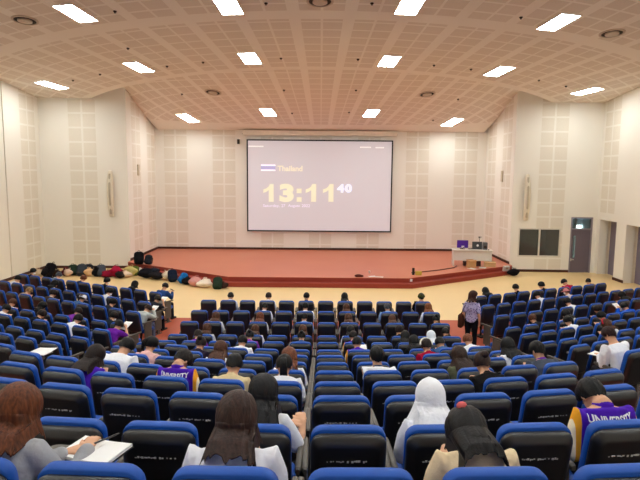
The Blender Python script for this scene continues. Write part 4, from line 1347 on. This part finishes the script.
o = on_desk('document_camera', 'small grey camera on a thin stand behind the laptop', 'camera', desk_pt(481.5), .22)
MB().tube([(0, 0, .0), (0, 0, .40), (0, -.03, .55)], [.012, .010, .010], n=8).box((0, 0, .01), (.14, .14, .02)).obj('stand', m_dark, o)
MB().box((0, -.05, .57), (.14, .10, .08)).obj('head', plain('cam_pale', '#b9b4aa', .5), o)
MB().lathe([(.028, 0), (.028, .02), (.003, .02)], Matrix.Translation((-.03, -.10, .57)) @ Matrix.Rotation(math.pi / 2, 4, 'X'), 12).obj('lens', m_dark, o)
o = on_desk('computer_mouse', 'black mouse on the right of the desk', 'mouse', desk_pt(489.5), -.12)
MB().ellipsoid((0, 0, .018), (.035, .055, .022)).obj('shell', m_shell, o, True)
MB().box((0, .03, .040), (.006, .02, .006)).obj('wheel', m_dark, o)
o = on_desk('phone_handset', 'small black device lying before the purple monitor', 'device', desk_pt(471.5), -.15)
MB().slab(.20, .12, .02, [(0, .003), (.02, 0), (.03, .01)], Matrix.Translation((0, 0, .0)) @ Matrix.Rotation(math.pi / 2, 4, 'X') @ Matrix.Translation((0, 0, 0)), 3).obj('case', m_shell, o, False, (0, 0, .03))

# cardboard boxes and papers at the foot of the desk
m_card = plain('cardboard', '#c79a66', 0.8)
m_card2 = plain('cardboard_pale', '#dcbb8e', 0.8)
def carton(label, x, y, z, s, rz, mat):
    o = empty('cardboard_box', label, 'box', (x, y, z), rz * D2R)
    MB().box((0, 0, s[2] / 2), s).obj('carton', mat, o)
    MB().box((0, 0, s[2] + .003), (s[0] * .98, .05, .004)).obj('tape', plain('tape', '#b99a70', .4), o)
    for q in (-1, 1):
        MB().box((0, q * (s[1] / 2 + .05), s[2] + .01), (s[0] * .96, .12, .006), Matrix.Rotation(-q * 20 * D2R, 3, 'X')).obj('flap', mat, o)
    return o
carton('tan cardboard box under the middle of the white desk', 7.05, 25.3, ZS, (.36, .28, .34), 10, m_card)
carton('low open cardboard box right of the desk foot', 8.02, 25.65, ZS, (.52, .34, .22), -12, m_card2)
def paper(name, label, loc, rot, size=(.21, .297), cat='paper', mat=None, group=None):
    V = []; F = []; n = 4
    for i in range(n + 1):
        for j in range(n + 1):
            V.append((size[0] * (i / n - .5), size[1] * (j / n - .5), 0.006 * math.sin(3 * i / n + j)))
    for i in range(n):
        for j in range(n):
            a = i * (n + 1) + j
            F.append((a, a + 1, a + n + 2, a + n + 1))
    me = mesh_data(name, V, F, True)
    o = put(name, me, mat or plain('paper_white', '#f2f1ee', .8, .1, .02))
    sm = o.modifiers.new('thick', 'SOLIDIFY'); sm.thickness = .003
    o.location = loc; o.rotation_euler = rot
    return tag(o, label, cat, group)
paper('paper_sheet', 'white paper sheet on the stage before the cardboard box', (7.0, 24.9, ZS + .012), (0, 0, .6), (.3, .42))
paper('paper_sheet', 'white paper sheet on the stage beside the low carton', (7.55, 25.2, ZS + .012), (0, 0, -.4), (.3, .42))
o = empty('white_box', 'white box leaning at the end of the stage steps', 'box', (8.75, 25.5, .18), 20 * D2R)
MB().box((0, 0, .12), (.30, .12, .24), Matrix.Rotation(.25, 3, 'X')).obj('body', m_desk, o); MB().box((0, -.07, .14), (.12, .01, .06)).obj('sticker', m_card, o)
# things at the stage front
o = empty('yellow_box', 'small yellow box with a dark top standing at the stage front', 'box', (4.15, 23.25, ZS))
MB().box((.08, 0, .08), (.26, .16, .16)).obj('case', plain('yellow_box', '#cbb04a', .6), o); MB().box((-.14, 0, .15), (.09, .09, .30)).obj('dark_post', m_dark, o)
cab = MB().tube([(4.0, 23.6, ZS + .03), (4.5, 23.9, ZS + .02), (5.4, 24.45, ZS + .02), (6.2, 25.1, ZS + .02), (6.45, 25.6, ZS + .02)], [.022] * 5, n=6).obj('cable', plain('cable_brown', '#5a3028', .6), None, True)
tag(cab, 'dark cable running over the stage towards the white desk', 'cable')
o = empty('small_bundle', 'dark lump of cloth lying at the stage edge', 'cloth', (1.62, 22.65, ZS)); MB().ellipsoid((0, 0, .05), (.17, .10, .065)).ellipsoid((.10, .02, .04), (.12, .09, .05)).obj('cloth_fold', plain('lump', '#4c1d16', .9), o, True)
paper('paper_sheet', 'white paper lying at the stage edge near the middle', (2.2, 22.75, ZS + .012), (0, 0, .2), (.32, .25))
paper('paper_sheet', 'crumpled white paper right of the other one at the stage edge', (2.5, 22.65, ZS + .012), (.0, .0, -.3), (.30, .2))
o = empty('paper_cup', 'small white cup standing near the stage edge', 'cup', (2.15, 23.5, ZS)); MB().lathe([(.03, 0), (.045, .11), (.047, .115), (.040, .115), (.028, .01)], None, 14).obj('cup_wall', m_white_letter, o, True); MB().lathe([(.048, .112), (.048, .122), (.01, .124)], None, 14).obj('lid', m_desk, o)
lb = MB().box((3.77, 22.49, .27), (.16, .012, .11)).obj('paper_label', m_white_letter); tag(lb, 'small white label on the stage riser', 'label')

# ------------------------------------------------------------------ bags along the wall and stage edge
def backpack(label, x, y, z, col, s=1.0, rz=0, lean=0.25, name='backpack'):
    o = empty(name, label, 'bag', (x, y, z), rz * D2R, 'bags left on the floor')
    M = Matrix.Scale(s, 4) @ Matrix.Rotation(-lean, 4, 'X') 
    mt = cloth(col)
    MB().slab(.34, .46, .11, [(-.10, .06), (-.08, .02), (-.03, 0), (.05, 0), (.09, .03), (.10, .06)], M @ Matrix.Translation((0, 0, .235)), 5).obj('pack', mt, o, True)
    MB().slab(.25, .22, .05, [(-.16, .03), (-.14, .005), (-.08, 0)], M @ Matrix.Translation((0, 0, .15)), 4).obj('front_pocket', cloth(col, .3), o, True)
    mb = MB()
    MB().tube([M @ Vector((-.05, .02, .455)), M @ Vector((-.03, .02, .51)), M @ Vector((.03, .02, .51)), M @ Vector((.05, .02, .455))], [.009 * s] * 4, (0, 1, 0), 6).obj('handle', plain('strap_black', '#1a1a1c', .8), o, True)
    for q in (-1, 1):
        MB().tube([M @ Vector((q * .08, .09, .42)), M @ Vector((q * .12, .16, .30)), M @ Vector((q * .12, .15, .12)), M @ Vector((q * .13, .09, .05))], [.018 * s] * 4, (1, 0, 0), 6).obj('strap', plain('strap_black', '#1a1a1c', .8), o, True)
    return o
def soft_bag(label, x, y, z, col, s=(.26, .16, .17), rz=0, name='tote_bag'):
    o = empty(name, label, 'bag', (x, y, z), rz * D2R, 'bags left on the floor')
    V = MB().ellipsoid((0, 0, s[2]), s, None, 18, 12)
    ph_ = (len(label) * 1.37) % 6.28; s = (s[0] * .62, s[1] * .8, s[2] * 1.0)
    for i, v in enumerate(V.V):
        k = 1 + .16 * math.sin(14 * v.x + ph_) + .14 * math.sin(19 * v.z + 11 * v.y + 2 * ph_)
        V.V[i] = Vector((v.x * k, v.y * k, max(0.0, v.z)))
    V.obj('bag_body', cloth(col), o, True)
    h = s[2] * 2
    for q in (-1, 1):
        MB().tube([(-.4 * s[0], q * .3 * s[1], h * .9), (-.25 * s[0], q * .6 * s[1], h * 1.12), (.25 * s[0], q * .7 * s[1], h * 1.12), (.4 * s[0], q * .3 * s[1], h * .9)], [.010] * 4, (0, 1, 0), 6).obj('handle', cloth(col, .3), o, True)
    MB().box((0, 0, h * .93), (s[0] * 1.1, .012, .012)).obj('zip', m_dark, o)
    return o
def fl_pix(px, py, z=0.0):
    d = (cam.matrix_world.to_3x3() @ Vector(((px - 320) / 550, (240 - py) / 550, -1)))
    p = EYE + d * ((z - EYE.z) / d.z)
    return p.x, p.y
BAGS = [
    ('B', 49, 277, '#141217', 1.75, 'tall black backpack slumped against the left wall corner'),
    ('S', 41, 276, '#cdb89a', (.26, .2, .2), 'pale cream bag left of the tall black backpack'),
    ('S', 59, 276, '#2b1a1a', (.22, .2, .17), 'dark brown bag right of the tall black backpack'),
    ('B', 65.5, 275, '#5d1f24', 1.0, 'maroon backpack near the left wall'),
    ('S', 71, 275, '#dfc3ae', (.24, .2, .18), 'pale pink bag beside the maroon backpack'),
    ('B', 76, 274.5, '#2c3b2f', 1.25, 'dark green backpack against the front wall'),
    ('B', 84, 275, '#3a4048', 1.45, 'charcoal backpack with grey panel against the front wall'),
    ('B', 88, 274.5, '#2a2a2e', 1.35, 'black backpack right of the charcoal one'),
    ('S', 92, 275, '#e3b98a', (.2, .2, .2), 'tan cloth bag between the dark backpacks'),
    ('B', 98, 275.5, '#15151a', 1.2, 'black backpack left of the grey patterned one'),
    ('B', 104, 275.5, '#4a4f58', 1.35, 'grey patterned backpack in the middle of the bag row'),
    ('S', 110, 276.5, '#7e1630', (.35, .22, .17), 'dark crimson bag lying on the floor'),
    ('S', 118, 276, '#a31a3c', (.42, .26, .27), 'large crimson bag lying among the bags'),
    ('S', 123, 277, '#26201f', (.3, .2, .17), 'black bag right of the crimson bag'),
    ('S', 127.5, 276.5, '#e6cdb4', (.28, .2, .16), 'cream bag before the stage end'),
    ('S', 132, 275, '#c9bd7a', (.3, .24, .24), 'pale yellow green tote bag'),
    ('B', 136, 275, '#5b6b2e', 1.1, 'olive green backpack before the stage end'),
    ('S', 141, 274, '#e9e2da', (.3, .2, .15), 'white cloth bag behind the black duffel'),
    ('S', 148, 277, '#16161c', (.42, .28, .25), 'black duffel bag at the foot of the stage'),
    ('S', 154.5, 275, '#2a2f3b', (.28, .22, .2), 'dark navy bag on the stage foot'),
    ('S', 157, 279, '#1f1d22', (.36, .24, .2), 'black shoulder bag lying before the stage'),
    ('S', 168, 279.5, '#d9cbb4', (.3, .24, .22), 'beige cloth bag before the stage'),
    ('B', 174.5, 281, '#1c2436', 1.35, 'navy backpack before the stage'),
    ('B', 182, 282.5, '#1a6ab0', 1.2, 'bright blue backpack before the stage'),
    ('S', 188, 284, '#191719', (.3, .2, .16), 'small black bag right of the blue backpack'),
    ('S', 196, 286, '#d99a94', (.36, .24, .22), 'pink bag before the stage'),
    ('S', 206, 287, '#efe1cf', (.36, .24, .2), 'cream white bag before the stage'),
    ('B', 217.5, 288.5, '#27382c', 1.3, 'round dark green backpack at the right end of the bags'),
    ('S', 224, 288, '#3a2722', (.2, .16, .14), 'small dark bag behind the green backpack'),
]
for kd, px, py, col, s, lab in BAGS:
    x, y = fl_pix(px, py)
    lim = 25.9
    y = min(y, lim)
    if kd == 'B':
        backpack(lab, x, y - .15 + random.uniform(-.2, .1), 0.005, col, s * .85, random.uniform(-50, 50), random.uniform(.25, .6))
    else:
        soft_bag(lab, x, y - .15 + random.uniform(-.15, .1), 0.005, col, (min(s[0], .33) * .95, s[1] * .95, s[2] * .88), random.uniform(-60, 60))
x, y = fl_pix(139, 264.5, ZS)
backpack('black backpack standing on the left end of the stage', x, y, ZS, '#15151a', 1.3, 15, .3)
backpack('dark grey backpack on the stage beside the black one', x + .40, y + .0, ZS, '#2a2c33', 1.0, -20, .3)
soft_bag('black bag at the right end of the stage steps', 9.0, 25.2, .004, '#17161a', (.26, .2, .17), 20)
soft_bag('black bag on the floor beside the crimson-jacketed person', 11.55, 17.9, .004, '#141318', (.3, .22, .3), 20)
# brown shoulder bag of the standing person
sb = empty('shoulder_bag', 'brown bag hanging beside the standing person', 'bag', (3.72, 14.1, .82), -28 * D2R)
MB().slab(.13, .36, .05, [(-.10, .02), (-.08, 0), (.08, 0), (.10, .02)], None, 5).obj('pouch', cloth('#4a2a1e'), sb, True)
MB().tube([(0, -.05, .17), (.05, -.02, .30), (.10, 0, .42), (.10, .02, .42), (.05, .04, .30), (0, .05, .17)], [.008] * 6, n=6).obj('strap', cloth('#3a2018'), sb, True)

# ------------------------------------------------------------------ papers, book, phone in use
def local(b, row, k, v):
    p, f = slot(b, row, k)
    return p + Matrix.Rotation(f, 3, 'Z') @ Vector(v), f
def sheet_at(b, row, k, v, rx, label, size=(.21, .297), rz=0, **kw):
    p, f = local(b, row, k, v)
    return paper('paper_sheet', label, p, (rx, 0, f + rz), size, group='exam papers', **kw)
sheet_at('L', 3, 0, (.0, .74, .88), .5, 'white paper held by the grey-hooded person at the aisle')
sheet_at('L', 2, 0, (.0, .74, .88), .5, 'white paper held at the aisle end of the second row left')
sheet_at('L', 5, 0, (.0, .75, .88), .4, 'white exam paper read by the purple polo person')
sheet_at('L', 8, 0, (.13, .57, .722), 0, 'large white paper on the empty tablet at the left edge', (.30, .38), .3)
sheet_at('R', 4, 8, (.0, .75, .88), .6, 'white paper held up by the bright blue jacket')
sheet_at('R', 8, 0, (-.02, .60, .725), .0, 'white paper before the white-shirted person at the right edge', (.24, .30), .2)
sheet_at('C', 6, 1, (.10, .62, .80), .3, 'white paper before the purple jacket beyond the walkway')
p, f = local('C', 13, -3, (.27, .60, .715))
bk = empty('notebook', 'open white notebook under the hand of the grey-hooded writer', 'book', p, f - .2)
for s in (-1, 1):
    MB().box((s * .076, 0, .010), (.15, .215, .016), Matrix.Rotation(-s * .06, 3, 'Y')).obj('page_block', plain('page_white', '#f4f2ef', .8, .1, .02), bk)
MB().box((0, 0, .0), (.31, .225, .004)).obj('cover', m_shell, bk)
p, f = local('C', 13, -3, (.30, .66, .745))
pn = empty('pen', 'dark pen lying across the open notebook', 'pen', p, f)
MB().tube([(-.06, -.03, .0), (.05, .04, .03)], [.005, .005], n=8).obj('barrel', m_shell, pn); MB().tube([(-.06, -.03, .0), (-.072, -.038, -.004)], [.004, .0015], n=8).obj('tip', m_vent, pn)
p, f = local('L', 1, 0, (.02, .74, .91))
ph = empty('phone', 'dark phone held by the navy-jacketed person', 'phone', p, f)
MB().slab(.08, .16, .012, [(-.005, .002), (-.003, 0), (.003, 0), (.005, .002)], Matrix.Rotation(1.0, 4, 'X'), 4).obj('case', m_shell, ph)
MB().slab(.07, .145, .010, [(.0, 0), (.0008, 0)], Matrix.Rotation(1.0, 4, 'X') @ Matrix.Translation((0, -.0062, 0)), 4).obj('screen', plain('phone_glass', '#35404a', .2), ph)
